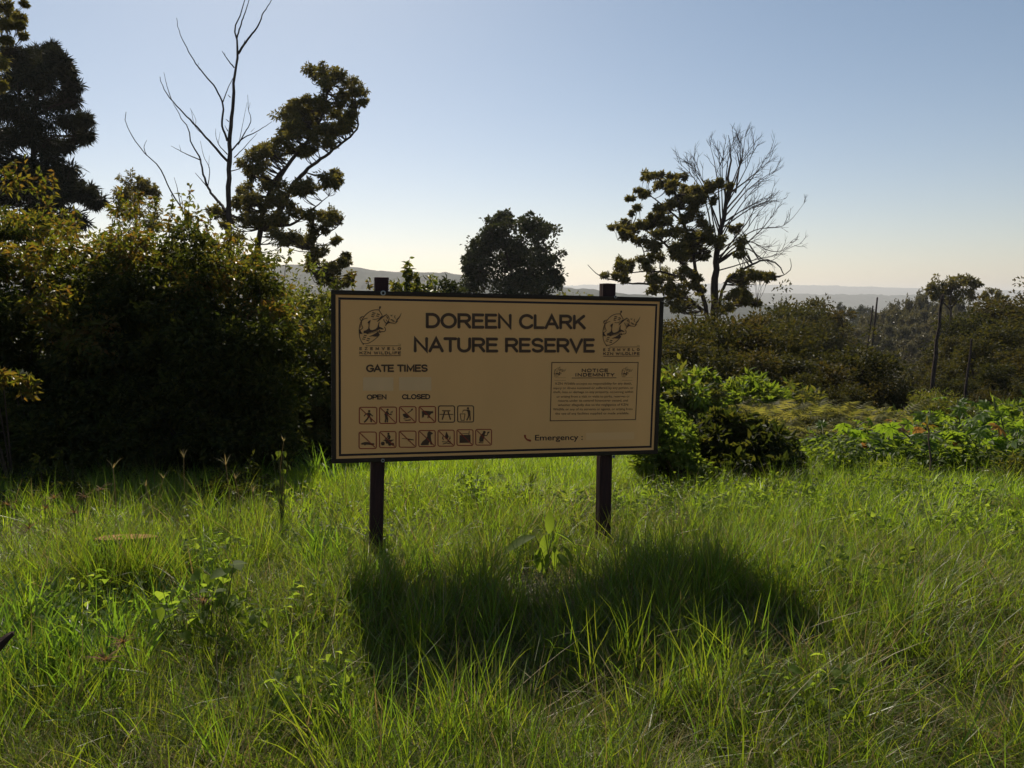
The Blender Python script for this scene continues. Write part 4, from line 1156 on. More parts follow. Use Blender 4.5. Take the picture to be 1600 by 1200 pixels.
# emblem: rhino over a shield (traced in a 1333 x 1200 enlargement)
EMB = [
    ('s', [(372, 905), (330, 850), (300, 780), (285, 690), (282, 590), (300, 490), (345, 390), (420, 290), (510, 220), (600, 190), (692, 188)], 14),
    ('s', [(372, 895), (450, 890), (540, 850), (630, 785), (700, 715)], 13), ('s', [(692, 188), (735, 255), (765, 310)], 15), ('s', [(365, 915), (378, 880)], 16), ('s', [(700, 185), (708, 150)], 14), ('p', [(695, 150), (700, 118), (728, 112), (738, 132), (728, 160), (706, 172)]),
    ('p', [(560, 236), (625, 250), (618, 268), (553, 258)]), ('p', [(548, 276), (608, 288), (600, 306), (540, 296)]), ('p', [(538, 314), (592, 326), (584, 344), (530, 332)]),
    ('p', [(655, 262), (712, 280), (704, 298), (650, 284)]), ('p', [(642, 304), (698, 318), (690, 336), (634, 322)]),
    ('p', [(385, 706), (440, 718), (434, 736), (380, 724)]), ('p', [(368, 744), (424, 756), (418, 774), (362, 764)]), ('p', [(350, 784), (408, 796), (400, 812), (344, 800)]), ('p', [(456, 772), (508, 784), (502, 804), (450, 792)]), ('p', [(440, 812), (496, 828), (488, 844), (434, 830)]),
    ('s', [(372, 322), (330, 335), (300, 360), (308, 395), (330, 410), (345, 392)], 13), ('p', [(318, 352), (345, 336), (330, 362), (316, 378)]),
    ('s', [(345, 410), (390, 375), (455, 362)], 12), ('s', [(335, 420), (328, 480), (345, 530), (358, 560), (330, 590), (305, 610), (318, 650), (350, 690)], 13), ('s', [(312, 490), (310, 560)], 9),
    ('p', [(285, 600), (310, 590), (312, 640), (345, 685), (300, 690), (285, 660)]),
    ('p', [(523, 398), (500, 480), (495, 560), (515, 605), (560, 612), (620, 590), (660, 555), (672, 500), (690, 455), (716, 430), (694, 490), (700, 540), (735, 550), (770, 570), (795, 592), (760, 596), (720, 585), (690, 600), (640, 622), (560, 650), (490, 668), (450, 690), (410, 672), (372, 680), (378, 625), (430, 610), (470, 580), (482, 520), (476, 470), (455, 460), (480, 420)]),
    ('p', [(480, 745), (560, 712), (640, 668), (682, 628), (690, 672), (712, 700), (690, 735), (640, 746), (560, 738)]), ('s', [(448, 690), (520, 672), (600, 652), (678, 622)], 7),
    ('s', [(700, 610), (720, 640), (700, 655), (760, 640), (800, 640), (828, 615), (826, 575), (805, 545)], 13), ('p', [(690, 630), (730, 640), (735, 665), (705, 660)]), ('s', [(560, 380), (600, 388), (650, 378), (690, 362)], 11),
    ('p', [(655, 430), (690, 385), (760, 325), (840, 282), (855, 290), (790, 335), (730, 385), (665, 440)]), ('p', [(690, 370), (745, 318), (768, 318), (720, 362)]),
    ('s', [(840, 290), (850, 270)], 10), ('s', [(842, 292), (870, 300), (895, 330), (905, 380), (885, 415)], 12), ('p', [(845, 320), (880, 335), (885, 370), (858, 372), (872, 352), (850, 345)]), ('s', [(790, 385), (815, 440), (850, 470)], 14), ('s', [(845, 390), (856, 425)], 10),
    ('p', [(820, 520), (840, 480), (862, 440), (885, 410), (925, 445), (985, 460), (1030, 470), (1050, 440), (1070, 400), (1085, 420), (1060, 455), (1025, 480), (960, 468), (900, 462), (860, 490), (835, 522)]),
    ('s', [(935, 295), (965, 320)], 12), ('s', [(950, 320), (972, 290)], 10), ('s', [(1030, 302), (1020, 345), (1040, 365)], 12), ('p', [(935, 378), (990, 395), (1015, 418), (980, 415), (945, 402)]), ('s', [(975, 435), (1025, 425)], 10),
    ('s', [(1062, 400), (1110, 350), (1140, 300), (1158, 250)], [26, 20, 13, 4]), ('s', [(1045, 455), (1065, 410)], 22),
]


def emblem(c, full=True, parent=None, mat='ink', tri=False):
    """c maps enlargement coordinates to board metres"""
    ink = Ink()
    sc_ = np.linalg.norm(c(1000, 500) - c(0, 500)) / 1000
    for kd, pl, *w in EMB:
        if kd == 's':
            q = smooth_line([(a, b_, 0) for a, b_ in pl], len(pl) * 3)[:, :2] if len(pl) > 2 else np.array(pl, float)
            ww = w[0]
            ww = np.interp(np.linspace(0, 1, len(q)), np.linspace(0, 1, len(ww)), ww) if isinstance(ww, list) else ww
            ink.stroke([c(a, b_) for a, b_ in q], np.asarray(ww) * sc_ * 1.05, cap=False)
        else: ink.poly([c(a, b_) for a, b_ in pl][::-1])
    for (x0, x1, y, w) in ((420, 1150, 935, 9), (285, 1146, 1140, 12)): ink.stroke([c(x0, y), c(x1, y)], w * sc_, cap=False)
    return ink.build('emblem', M[mat], parent)


def ctext(c, body, x0, x1, yt, yb, parent, wt, space):
    inv = [c(x0, yt), c(x1, yt), c(x0, yb), c(x1, yb)]
    return title(body, None, 'emblem_lettering', wt, space, 'ink', parent, lambda s, t: (inv[0] * (1 - s) + inv[1] * s) * (1 - t) + (inv[2] * (1 - s) + inv[3] * s) * t)


e1 = lambda x, y: b2(540 + x / 13.333, 470 + y / 13.333)
# second emblem: same drawing fitted to its own place
def e2(x, y): return b2(941.8 + (x - 280) / 880 * 57.9, 485.3 + (y - 112) / 1033 * (556.8 - 485.3) + (x - 280) / 880 * -.3)
for c in (e1, e2):
    em = emblem(c)
    ctext(c, 'EZEMVELO', 288, 1150, 965, 1026, em, .24, .75)
    ctext(c, 'KZN WILDLIFE', 288, 1148, 1055, 1115, em, .24, .16)
    ctext(c, 'TM', 1090, 1150, 895, 915, em, .16, .1)

# indemnity notice
nf = quad_map([z4(470, 150), z4(1240, 150), z4(455, 671), z4(1217, 660)])
ink = Ink(); ink.stroke([nf(0, 0), nf(1, 0), nf(1, 1), nf(0, 1)], .0052, closed=True)
notice = ink.build('notice_panel', M['ink'])
title('NOTICE', rect(z4, 735, 970, 206, 237), 'heading', .22, .10, 'ink_dark', notice)
title('INDEMNITY', rect(z4, 677, 1027, 245, 276), 'heading', .22, .10, 'ink_dark', notice)
ink = Ink(); ink.stroke([b2(*z4(648, 289)), b2(*z4(1045, 287))], .004, cap=False); ink.build('rule', M['ink_dark'], notice)
for body, x0, x1, y in (('KZN Wildlife accepts no responsibility for any death,', 503, 1185, 340), ('injury or illness sustained or suffered by any person, or', 485, 1198, 379), ('theft, loss or damage to any property, occurring within', 483, 1195, 415), ('or arising from a visit or visits to parks, reserves or', 512, 1165, 455),
                        ('resorts under its control howsoever caused, and', 525, 1148, 492), ('whether allegedly due to the negligence of KZN', 525, 1150, 530), ('Wildlife or any of its servants or agents, or arising from', 480, 1190, 569), ('the use of any facilities supplied or made available.', 500, 1160, 607)):
    dy = -(y - 340) / 267 * 1.5
    type_text(body, rect(z4, x0, x1, y - 11, y + 9, y - 13 + dy, y + 7 + dy), M['ink'], 'text_line', .0, 1.0, notice)
for x0, x1 in ((490, 595), (1092, 1190)):
    c = lambda x, y, x0=x0, x1=x1: b2(*z4(x0 + (x - 280) / 880 * (x1 - x0), 188 + (y - 112) / 1033 * 122))
    em = emblem(c, parent=notice); em.name = 'small_emblem'

# pictograms, drawn in a unit box (x right, y down)
def limb(*p): return list(p)
BOX1 = [(143, 325, 642, 815), (353, 530, 640, 810), (560, 733, 636, 803), (765, 937, 634, 800), (967, 1135, 628, 797), (1167, 1333, 627, 795)]
BOX2 = [(140, 320, 900, 1072), (353, 525, 895, 1063), (558, 733, 890, 1058), (762, 933, 884, 1052), (962, 1131, 880, 1047), (1160, 1327, 876, 1040), (1355, 1520, 872, 1036)]
def circ(x, y, r, n=12): return ('p', [(x + r * math.cos(t * 6.2832 / n), y + r * math.sin(t * 6.2832 / n)) for t in range(n)])
SYM = {
    'walker': [circ(.56, .23, .065), ('p', [(.50, .31), (.60, .31), (.66, .42), (.60, .56), (.50, .58), (.46, .45)]), ('s', [(.50, .36), (.36, .42), (.28, .52)], .06), ('s', [(.62, .38), (.68, .46), (.76, .52)], .06), ('s', [(.53, .55), (.46, .70), (.30, .88)], .085), ('s', [(.57, .55), (.66, .68), (.68, .86)], .08)],
    'picker': [circ(.48, .16, .06), ('p', [(.40, .24), (.50, .24), (.52, .40), (.46, .56), (.34, .56), (.28, .45)]), ('s', [(.48, .32), (.56, .44), (.70, .46)], .06), ('s', [(.66, .44), (.68, .30), (.76, .26), (.74, .34)], .035), ('s', [(.36, .54), (.38, .72), (.34, .90)], .085), ('s', [(.43, .54), (.47, .72), (.46, .90)], .08)],
    'digger': [('s', [(.80, .16), (.66, .28), (.50, .40)], .05), ('s', [(.80, .14), (.72, .16)], .05), ('p', [(.20, .46), (.36, .42), (.50, .52), (.60, .62), (.46, .68), (.30, .66), (.22, .56)]), ('s', [(.26, .72), (.44, .70), (.60, .66)], .04), ('p', [(.26, .80), (.48, .82), (.70, .78), (.66, .86), (.40, .88)])],
    'cattle': [('p', [(.16, .30), (.30, .26), (.60, .28), (.72, .30), (.82, .28), (.86, .34), (.84, .42), (.74, .44), (.66, .54), (.58, .52), (.40, .54), (.28, .52), (.24, .58), (.20, .72), (.17, .72), (.18, .50)]), ('s', [(.28, .50), (.26, .66)], .05), ('s', [(.56, .50), (.54, .72)], .05), ('s', [(.62, .50), (.62, .70)], .04)],
    'picnic': [('s', [(.24, .28), (.72, .28)], .045), ('s', [(.08, .52), (.90, .52)], .045), ('s', [(.38, .36), (.24, .82)], .075), ('s', [(.60, .36), (.74, .82)], .075), ('s', [(.30, .34), (.70, .34)], .025)],
    'litter': [circ(.65, .15, .07), ('p', [(.56, .24), (.70, .22), (.80, .32), (.80, .56), (.66, .58), (.62, .38)]), ('s', [(.60, .28), (.46, .26), (.34, .28)], .05), ('s', [(.70, .56), (.66, .72), (.58, .88)], .075), ('s', [(.76, .56), (.78, .74), (.78, .88)], .07), ('s', [(.16, .50), (.22, .90), (.40, .90), (.46, .50)], .04), ('s', [(.16, .50), (.46, .50)], .04), ('s', [(.34, .34), (.28, .40)], .03)],
    'car': [('p', [(.10, .70), (.20, .64), (.34, .60), (.54, .61), (.66, .66), (.86, .68), (.90, .74), (.82, .78), (.14, .76)]), circ(.34, .76, .05), circ(.74, .76, .045)],
    'quad': [circ(.54, .13, .065), ('p', [(.46, .20), (.60, .20), (.68, .34), (.62, .48), (.50, .48), (.54, .34)]), ('s', [(.50, .30), (.44, .42), (.34, .46)], .05), ('p', [(.22, .54), (.40, .48), (.62, .50), (.88, .50), (.78, .58), (.66, .66), (.58, .76), (.40, .74), (.36, .60)]), circ(.20, .74, .12, 14), circ(.62, .78, .10, 14), circ(.80, .78, .09, 14)],
    'rifle': [('s', [(.18, .46), (.42, .48), (.58, .50)], .03), ('p', [(.52, .46), (.66, .48), (.86, .52), (.86, .58), (.74, .56), (.54, .53)]), ('s', [(.58, .54), (.56, .62)], .03)],
    'dog': [('p', [(.58, .06), (.66, .04), (.76, .10), (.86, .16), (.84, .22), (.74, .26), (.74, .44), (.76, .60), (.84, .86), (.72, .88), (.66, .68), (.60, .80), (.60, .90), (.14, .92), (.12, .84), (.24, .66), (.42, .52), (.52, .36), (.52, .20)])],
    'fire': [('p', [(.52, .08), (.60, .26), (.66, .40), (.60, .54), (.48, .56), (.42, .44), (.46, .28)]), ('s', [(.32, .36), (.28, .50), (.36, .62)], [.02, .07, .03]), ('s', [(.74, .36), (.74, .52), (.64, .62)], [.02, .07, .03]), ('s', [(.26, .72), (.50, .74), (.76, .68)], .04), ('s', [(.32, .86), (.54, .80), (.70, .84)], .05), ('s', [(.60, .66), (.80, .84)], .04)],
    'radio': [('p', [(.16, .34), (.84, .32), (.84, .82), (.16, .84)]), ('s', [(.74, .32), (.76, .10)], .04), ('s', [(.16, .26), (.70, .24)], .03)],
    'feeding': [circ(.54, .18, .09), ('p', [(.44, .22), (.58, .24), (.56, .44), (.50, .62), (.48, .78), (.24, .80), (.22, .62), (.28, .42)]), ('s', [(.52, .38), (.68, .40), (.76, .30)], .05), ('p', [(.70, .22), (.84, .12), (.88, .18), (.76, .30)]), ('s', [(.20, .84), (.46, .86)], .05)],
}
rows = [(BOX1, ['walker', 'picker', 'digger', 'cattle', 'picnic', 'litter']), (BOX2, ['car', 'quad', 'rifle', 'dog', 'fire', 'radio', 'feeding'])]
for boxes, names in rows:
    for bx, nm in zip(boxes, names):
        f = quad_map(rect(z3, *bx))
        allowed = nm in ('picnic', 'litter')
        w = np.linalg.norm(f(0, .5) - f(1, .5)); rr_ = .10
        ol = []
        for (cx, cy, a0) in ((1 - rr_, rr_, -90), (1 - rr_, 1 - rr_, 0), (rr_, 1 - rr_, 90), (rr_, rr_, 180)):
            ol += [f(cx + rr_ * math.cos(R(a0 + t)), cy + rr_ * math.sin(R(a0 + t))) for t in (0, 30, 60, 90)]
        ink = Ink(); ink.stroke(ol, w * .055, closed=True)
        fr = ink.build('pictogram', M['ink_dark' if allowed else 'ink_red'])
        ink = Ink(INK + .0002)
        for kd, pl, *ww in SYM[nm]:
            if kd == 's':
                w2 = np.asarray(ww[0]) * w
                if w2.ndim: w2 = np.interp(np.linspace(0, 1, len(pl)), np.linspace(0, 1, len(w2)), w2)
                ink.stroke([f(a, b_) for a, b_ in pl], w2)
            else: ink.poly([f(a, b_) for a, b_ in pl][::-1])
        ink.build('symbol', M['ink'], fr)
        if not allowed:
            ink = Ink(INK + .0016); ink.stroke([f(.06, .06), f(.93, .93)], w * .050, cap=False); ink.build('slash', M['ink_red'], fr)

# ------------------------------------------------------------------ stump, stake, near plants
c = P(196, 839, 5.05); zt = c[2]; zb = gz1(c[0], c[1])
root = thing('tree_stump', (c[0], c[1], zb), 'low sawn tree stump with an orange cut face in the left grass', 'stump')
a = np.arange(20) / 20 * 2 * np.pi
rad = .185 * (1 + .06 * np.sin(3 * a + 1) + .03 * np.sin(7 * a))
H_ = zt - zb
mb = MB()
rings = [(1.18, -.05), (1.08, H_ * .4), (1.0, H_ - .015), (.985, H_ - .004)]
TL_ = math.tan(R(11.5))
V = np.array([(math.cos(t) * r * s, math.sin(t) * r * s, h - (math.sin(t) * r * s * TL_ if h > H_ * .5 else 0)) for s, h in rings for t, r in zip(a, rad)])
mb.add(V, [[l * 20 + q, l * 20 + (q + 1) % 20, l * 20 + 20 + (q + 1) % 20, l * 20 + 20 + q] for l in range(3) for q in range(20)])
link('bark', mb.mesh('bark', [M['bark']], True), root)
mb = MB()
V = np.array([(math.cos(t) * r * s, math.sin(t) * r * s, H_ + h - math.sin(t) * r * s * TL_) for s, h in ((.985, -.004), (.96, .002), (.6, .004), (.3, .006)) for t, r in zip(a, rad)] + [(0, 0, H_ + .006)])
mb.add(V, [[l * 20 + q, l * 20 + (q + 1) % 20, l * 20 + 20 + (q + 1) % 20, l * 20 + 20 + q] for l in range(3) for q in range(20)])
mb2 = [[60 + q, 60 + (q + 1) % 20, 80] for q in range(20)]
mb.F3.append(np.array(mb2)); mb.m3.append(np.zeros(20))
link('cut_face', mb.mesh('cut_face', [M['cut_wood']]), root)

# dark wooden stake end at the left edge
tip = P(19, 990, 3.0); far = P(-60, 1055, 2.85)
gg = far.copy(); gg[2] = gz1(gg[0], gg[1]) - .1; gg[0] -= .12
mb = MB(); ln = smooth_line([gg, far, (far * .4 + tip * .6), tip], 9); tube(mb, ln, [.06, .055, .05, .045, .012], 7, jitter=.10)
o = link('wooden_stake', mb.mesh('wooden_stake', [M['stake']], False, gg), None, gg); set_props(o, 'dark brown broken wooden stake poking in at the left edge', 'stake')


def big_leaf(name, L, W, mat, curl=.35, heart=False):
    n = 7; V = []; F = []
    for q in range(n):
        t = q / (n - 1)
        w = W * .5 * (math.sin(math.pi * min(1, t * (1.0 if not heart else .95) + (.05 if not heart else .28))) ** (.8)) if q < n - 1 else 0
        z = -curl * L * t * t
        V += [(t * L, -w, z + w * .3), (t * L, 0, z), (t * L, w, z + w * .3)]
    for q in range(n - 1):
        i0 = q * 3
        F += [(i0, i0 + 3, i0 + 4, i0 + 1), (i0 + 1, i0 + 4, i0 + 5, i0 + 2)]
    return mesh_np(name, V, np.array(F), [mat], smooth=True)


def leafy_plant(name, label, px, py, D, spots, Lm, Wm, heart, matn, cat='plant', group=None, curl=.35, hgt=None, spread_=.0):
    """spots: (px,py,heading, scale[, pitch]) of each leaf; stems run from the foot"""
    c = P(px, py, D); b_ = c.copy(); b_[2] = gz1(b_[0], b_[1])
    root = thing(name, b_, label, cat, group)
    me = big_leaf('leaf', Lm, Wm, M[matn], curl, heart)
    mb = MB()
    for s in spots:
        p = P(s[0], s[1], D + (s[5] if len(s) > 5 else rng.uniform(-.12, .12)))
        q = p - b_
        g_ = spread_; tube(mb, smooth_line([(q[0] * g_ + rng.normal() * .01, q[1] * g_ + rng.normal() * .01, -.03), q * [.4 + g_ * .55, .4 + g_ * .55, .65], q], 6), [.004 - g_ * .003, .0025 - g_ * .0015], 5)
        o = link('leaf', me, root); o.location = q; o.scale = (s[3],) * 3
        o.rotation_euler = (rng.normal() * .25, s[4] if len(s) > 4 else rng.normal() * .25, s[2])
    link('stem', mb.mesh('stem', [M['stem']], True), root)
    return root


leafy_plant('broad_leaf_plant', 'young broad leaved plant with large curled leaves standing between the sign posts', 852, 868, 4.93,
            [(836, 838, R(190), 1.15, .30, 0), (866, 832, R(-12), .9, .35, .05), (858, 834, R(80), .75, -1.3, 0), (852, 836, R(250), .75, 1.25, -.05), (880, 854, R(-35), .7, .8, -.05), (845, 856, R(225), .65, 1.1, -.1), (872, 866, R(300), .6, .3, -.1), (842, 858, R(265), .7, 1.2, -.1), (866, 854, R(280), .65, 1.1, -.08), (856, 866, R(240), .6, 1.0, -.12)], .21, .085, False, 'plant', curl=.22)
sp = []
for q in range(70):
    x = rng.uniform(242, 374)
    sp.append((x, 962 - (x - 245) * .40 + rng.uniform(-34, 44), rng.uniform(0, 6.28), rng.uniform(.6, 1.25), rng.normal() * .45 + .35, rng.uniform(-.18, .18)))
leafy_plant('heart_leaf_weed', 'low weed with pale heart shaped leaves in the left foreground grass', 305, 975, 3.75, sp, .075, .066, True, 'plant', curl=.15, spread_=.8)
sp = [(438 + rng.uniform(-16, 16), 745 + rng.uniform(-45, 20), R(270) + rng.normal() * 1.2, rng.uniform(.6, 1), rng.uniform(.8, 1.5)) for _ in range(12)]
leafy_plant('tall_weed', 'spindly leafy weed standing before the dark shrubs left of the sign', 440, 800, 6.0, sp, .085, .05, True, 'weed', curl=.2)
sp = [(828 + rng.uniform(-14, 14), 765 + rng.uniform(-30, 15), R(270) + rng.normal() * 1.2, rng.uniform(.6, 1), rng.uniform(.8, 1.5)) for _ in range(12)]
leafy_plant('tall_weed', 'thin leafy weed in the meadow seen under the sign', 828, 800, 7.0, sp, .09, .035, False, 'weed', curl=.2)
sp = [(745 + rng.uniform(-22, 22), 750 + rng.uniform(-18, 18), R(270) + rng.normal() * 1.2, rng.uniform(.6, 1), rng.uniform(.8, 1.5)) for _ in range(16)]
leafy_plant('tall_weed', 'bushy small weed in the meadow just under the bottom edge of the sign', 745, 780, 7.6, sp, .10, .04, False, 'weed', curl=.2)


def blade_mb(mb, base, head, L, W, bend, m=0, seg=4, lift=1.2):
    """one curved grass blade"""
    d = np.array([math.cos(head), math.sin(head), 0]); s = np.array([-d[1], d[0], 0]); pts = []
    ang = lift; p = np.array(base, float)
    tw = rng.normal() * .6
    for q in range(seg + 1):
        t = q / seg
        w = W * (1 - t ** 1.6) * .5
        ss = s * math.cos(tw * t) + np.array([0, 0, 1]) * math.sin(tw * t) * .6
        pts.append((p - ss * w, p + ss * w, p.copy()))
        p = p + (d * math.cos(ang) + np.array([0, 0, 1]) * math.sin(ang)) * L / seg
        ang -= bend / seg
    V = []; F4 = []
    for q in range(seg): V += [pts[q][0], pts[q][1]]
    V.append(pts[seg][2])
    F4 = [[2 * q, 2 * q + 1, 2 * q + 3, 2 * q + 2] for q in range(seg - 1)]
    mb.add(V, F4, m)
    k = mb.n - len(V)
    mb.F3.append(np.array([[k + 2 * (seg - 1), k + 2 * (seg - 1) + 1, k + 2 * seg]])); mb.m3.append(np.array([m]))


def sedge(px, py, D, label, group, head_r=.085, nb=20, kind='sedge_plant', straw=False):
    top = P(px, py, D); b_ = top.copy(); b_[2] = gz1(b_[0], b_[1])
    root = thing(kind, b_, label, 'plant', group)
    q = top - b_ + [rng.normal() * .02, 0, 0]
    mb = MB(); tube(mb, smooth_line([(rng.normal() * .05, rng.normal() * .05, -.03), q * .5 + [rng.normal() * .02, 0, 0], q], 7), [.0028, .0018], 5)
    link('stem', mb.mesh('stem', [M['stem']], True), root)
    hb_ = MB()
    for k_ in range(nb):
        blade_mb(hb_, q, rng.uniform(0, 6.28), head_r * rng.uniform(.7, 1.3), .008, 1.1, 0, 3, rng.uniform(.0, 1.0))
    link('flower_head', hb_.mesh('flower_head', [M['sedge']]), root)
    bb = MB()
    for k_ in range(7):
        blade_mb(bb, (rng.normal() * .02, rng.normal() * .02, -.01), rng.uniform(0, 6.28), max(.12, q[2] * .8) * rng.uniform(.6, 1), .006, 1.0, 0, 4, 1.3)
    link('blades', bb.mesh('blades', [M['grass']]), root)


for px, py, D in ((14, 790, 5.2), (65, 795, 5.2), (81, 779, 5.4), (131, 777, 5.4), (161, 765, 5.6), (110, 802, 5.1), (42, 826, 4.8), (200, 1005, 3.3), (155, 1032, 3.1), (318, 940, 3.7)):
    sedge(px, py, D, 'sedge with a starry brown flower head in the left grass', 'starry sedges in the left grass')
for px, py, D, r_ in ((177, 732, 5.3, .10), (353, 727, 5.6, .09), (287, 716, 6.2, .08), (255, 748, 6.0, .07), (368, 750, 5.8, .08), (443, 690, 6.2, .07), (228, 760, 5.6, .06), (395, 770, 5.2, .07)):
    top = P(px, py, D); b_ = top.copy(); b_[2] = gz1(b_[0], b_[1])
    root = thing('finger_grass', b_, 'tall finger grass stalk with splayed seed spikes before the dark shrubs', 'grass stalk', 'finger grass stalks before the shrubs')
    q = top - b_
    mb = MB(); tube(mb, smooth_line([(rng.normal() * .12, rng.normal() * .08, -.02), q * .55 + [rng.normal() * .03, 0, 0], q], 8), [.0034, .0022], 5)
    link('stem', mb.mesh('stem', [M['straw']], True), root)
    hb_ = MB()
    for k_ in range(5): blade_mb(hb_, q, k_ * 1.3 + rng.normal() * .4, r_ * rng.uniform(.8, 1.3), .007, .7, 0, 4, rng.uniform(.8, 1.5))
    link('seed_head', hb_.mesh('seed_head', [M['straw']]), root)

# ------------------------------------------------------------------ grass: instanced tufts
src = {}


def tufts(key, n_var, n_blade, L, W, rad, mats, pmix, bend=(.4, 1.6), lift=(1.0, 1.5), seg=4):
    col = bpy.data.collections.new('tuft_' + key)          # never linked to the scene: only the source of the instances
    for v in range(n_var):
        mb = MB()
        for q in range(n_blade):
            a = rng.uniform(0, 6.28); r = rad * math.sqrt(rng.random())
            m = int(rng.choice(len(mats), p=pmix))
            blade_mb(mb, (math.cos(a) * r, math.sin(a) * r, -.01), a + rng.normal() * 1.0, L * rng.uniform(.45, 1.15), W * rng.uniform(.7, 1.3), rng.uniform(*bend), m, seg, rng.uniform(*lift))
        o = bpy.data.objects.new('tuft', mb.mesh('tuft', [M[x] for x in mats])); col.objects.link(o)
    src[key] = col


tufts('fine', 10, 26, .31, .0054, .07, ['grass', 'straw', 'lush'], [.70, .20, .10], bend=(.2, 2.0), lift=(.7, 1.5))
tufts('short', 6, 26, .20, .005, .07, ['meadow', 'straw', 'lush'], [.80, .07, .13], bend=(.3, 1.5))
tufts('tall', 6, 22, .46, .0060, .05, ['grass', 'lush', 'straw'], [.62, .28, .10], bend=(.3, 1.2), lift=(1.2, 1.55))
tufts('broad', 5, 11, .40, .016, .05, ['lush', 'grass'], [.8, .2], bend=(.3, 1.3), lift=(1.1, 1.5), seg=5)
tufts('tangle', 8, 12, .52, .0056, .08, ['grass', 'lush', 'straw'], [.66, .14, .20], bend=(-.1, 1.3), lift=(.25, 1.1), seg=5)
tufts('dry', 8, 12, .36, .0042, .10, ['straw', 'grass'], [.7, .3], bend=(-.2, .8), lift=(.05, .8))


def leaf_tuft(key, n_var, n, L, W, mats, h):
    col = bpy.data.collections.new('tuft_' + key)
    for v in range(n_var):
        mb = MB()
        pos = np.stack([rng.normal(0, .07, n), rng.normal(0, .07, n), rng.uniform(.3, 1, n) * h], 1)
        leaves(mb, pos, rdir(n) * [1, 1, .4], rdir(n) * .5 + [0, 0, 1], L * rng.uniform(.6, 1.2, n), W, six=True)
        for p in pos[::3]: tube(mb, [(p[0] * .3, p[1] * .3, -.01), p], [.002, .0015], 3)
        o = bpy.data.objects.new('tuft', mb.mesh('tuft', [M[mats]])); col.objects.link(o)
    src[key] = col


leaf_tuft('soft', 5, 20, .055, .034, 'plant', .26)
leaf_tuft('weeds', 6, 26, .050, .026, 'weed', .22)


def fern_col():
    col = bpy.data.collections.new('tuft_fern')
    for v in range(6):
        mb = MB()
        for f_ in range(7):
            a = f_ * .9 + rng.normal() * .3; Lf = rng.uniform(.38, .62)
            d = np.array([math.cos(a), math.sin(a), 0]); s = np.array([-d[1], d[0], 0])
            ang = rng.uniform(.95, 1.4); p = np.array([rng.normal() * .06, rng.normal() * .06, .02]); nq = 20
            for q in range(nq):
                t = q / (nq - 1)
                st = (d * math.cos(ang) + np.array([0, 0, 1]) * math.sin(ang)) * Lf / nq
                ang -= .085
                pn = p + st
                mb.add([p - s * .002, p + s * .002, pn + s * .002, pn - s * .002], [[0, 1, 2, 3]])
                if q > 5:
                    w = .20 * Lf * math.sin(math.pi * min(1, (t - .15) * 1.05 + .12)) * rng.uniform(.8, 1.15) + .01
                    for sg in (-1, 1):
                        e = pn + s * sg * w + st * .9 - np.array([0, 0, w * rng.uniform(.0, .5)])
                        mb.add([pn - st * .34, pn + st * .30, e], [[0, 1, 2]])
                p = pn
        o = bpy.data.objects.new('tuft', mb.mesh('tuft', [M['fern']])); col.objects.link(o)
    src['fern'] = col


fern_col()


def scatter(name, label, col, pos, rot, scale):
    n = len(pos)
    me = bpy.data.meshes.new(name)
    me.vertices.add(n); me.vertices.foreach_set('co', np.asarray(pos, np.float32).ravel())
    at = me.attributes.new('rot', 'FLOAT_VECTOR', 'POINT'); at.data.foreach_set('vector', np.asarray(rot, np.float32).ravel())
    at = me.attributes.new('scl', 'FLOAT', 'POINT'); at.data.foreach_set('value', np.asarray(scale, np.float32))
    at = me.attributes.new('pick', 'INT', 'POINT'); at.data.foreach_set('value', rng.integers(0, len(col.objects), n).astype(np.int32))
    o = link(name, me); set_props(o, label, None, None, 'stuff')
    ng = bpy.data.node_groups.new(name, 'GeometryNodeTree')
    ng.interface.new_socket('Geometry', in_out='INPUT', socket_type='NodeSocketGeometry'); ng.interface.new_socket('Geometry', in_out='OUTPUT', socket_type='NodeSocketGeometry')
    gi = ng.nodes.new('NodeGroupInput'); go = ng.nodes.new('NodeGroupOutput')
    ci = ng.nodes.new('GeometryNodeCollectionInfo'); ci.inputs['Collection'].default_value = col; ci.inputs['Separate Children'].default_value = True; ci.inputs['Reset Children'].default_value = True
    ip = ng.nodes.new('GeometryNodeInstanceOnPoints'); ip.inputs['Pick Instance'].default_value = True
    def attr(nm, ty):
        a_ = ng.nodes.new('GeometryNodeInputNamedAttribute'); a_.data_type = ty; a_.inputs['Name'].default_value = nm; return a_.outputs['Attribute']
    ng.links.new(gi.outputs[0], ip.inputs['Points']); ng.links.new(ci.outputs[0], ip.inputs['Instance'])
    ng.links.new(attr('pick', 'INT'), ip.inputs['Instance Index'])
    e2r = ng.nodes.new('FunctionNodeEulerToRotation'); ng.links.new(attr('rot', 'FLOAT_VECTOR'), e2r.inputs[0]); ng.links.new(e2r.outputs[0], ip.inputs['Rotation'])
    ng.links.new(attr('scl', 'FLOAT'), ip.inputs['Scale'])
    ng.links.new(ip.outputs[0], go.inputs[0])
    md = o.modifiers.new('scatter', 'NODES'); md.node_group = ng
    return o


def wedge(n, d0, d1, half=39, power=1.0, extra=1.2):
    """points on the ground in front of the camera, even per area (power 1) or denser near (power<1)"""
    u = rng.random(n)
    d = (d0 ** (2 * power) + u * (d1 ** (2 * power) - d0 ** (2 * power))) ** (1 / (2 * power))
    a = R(1) * rng.uniform(-half, half, n)
    x = d * np.sin(a) + rng.normal(0, extra * .3, n); y = d * np.cos(a)
    return x, y


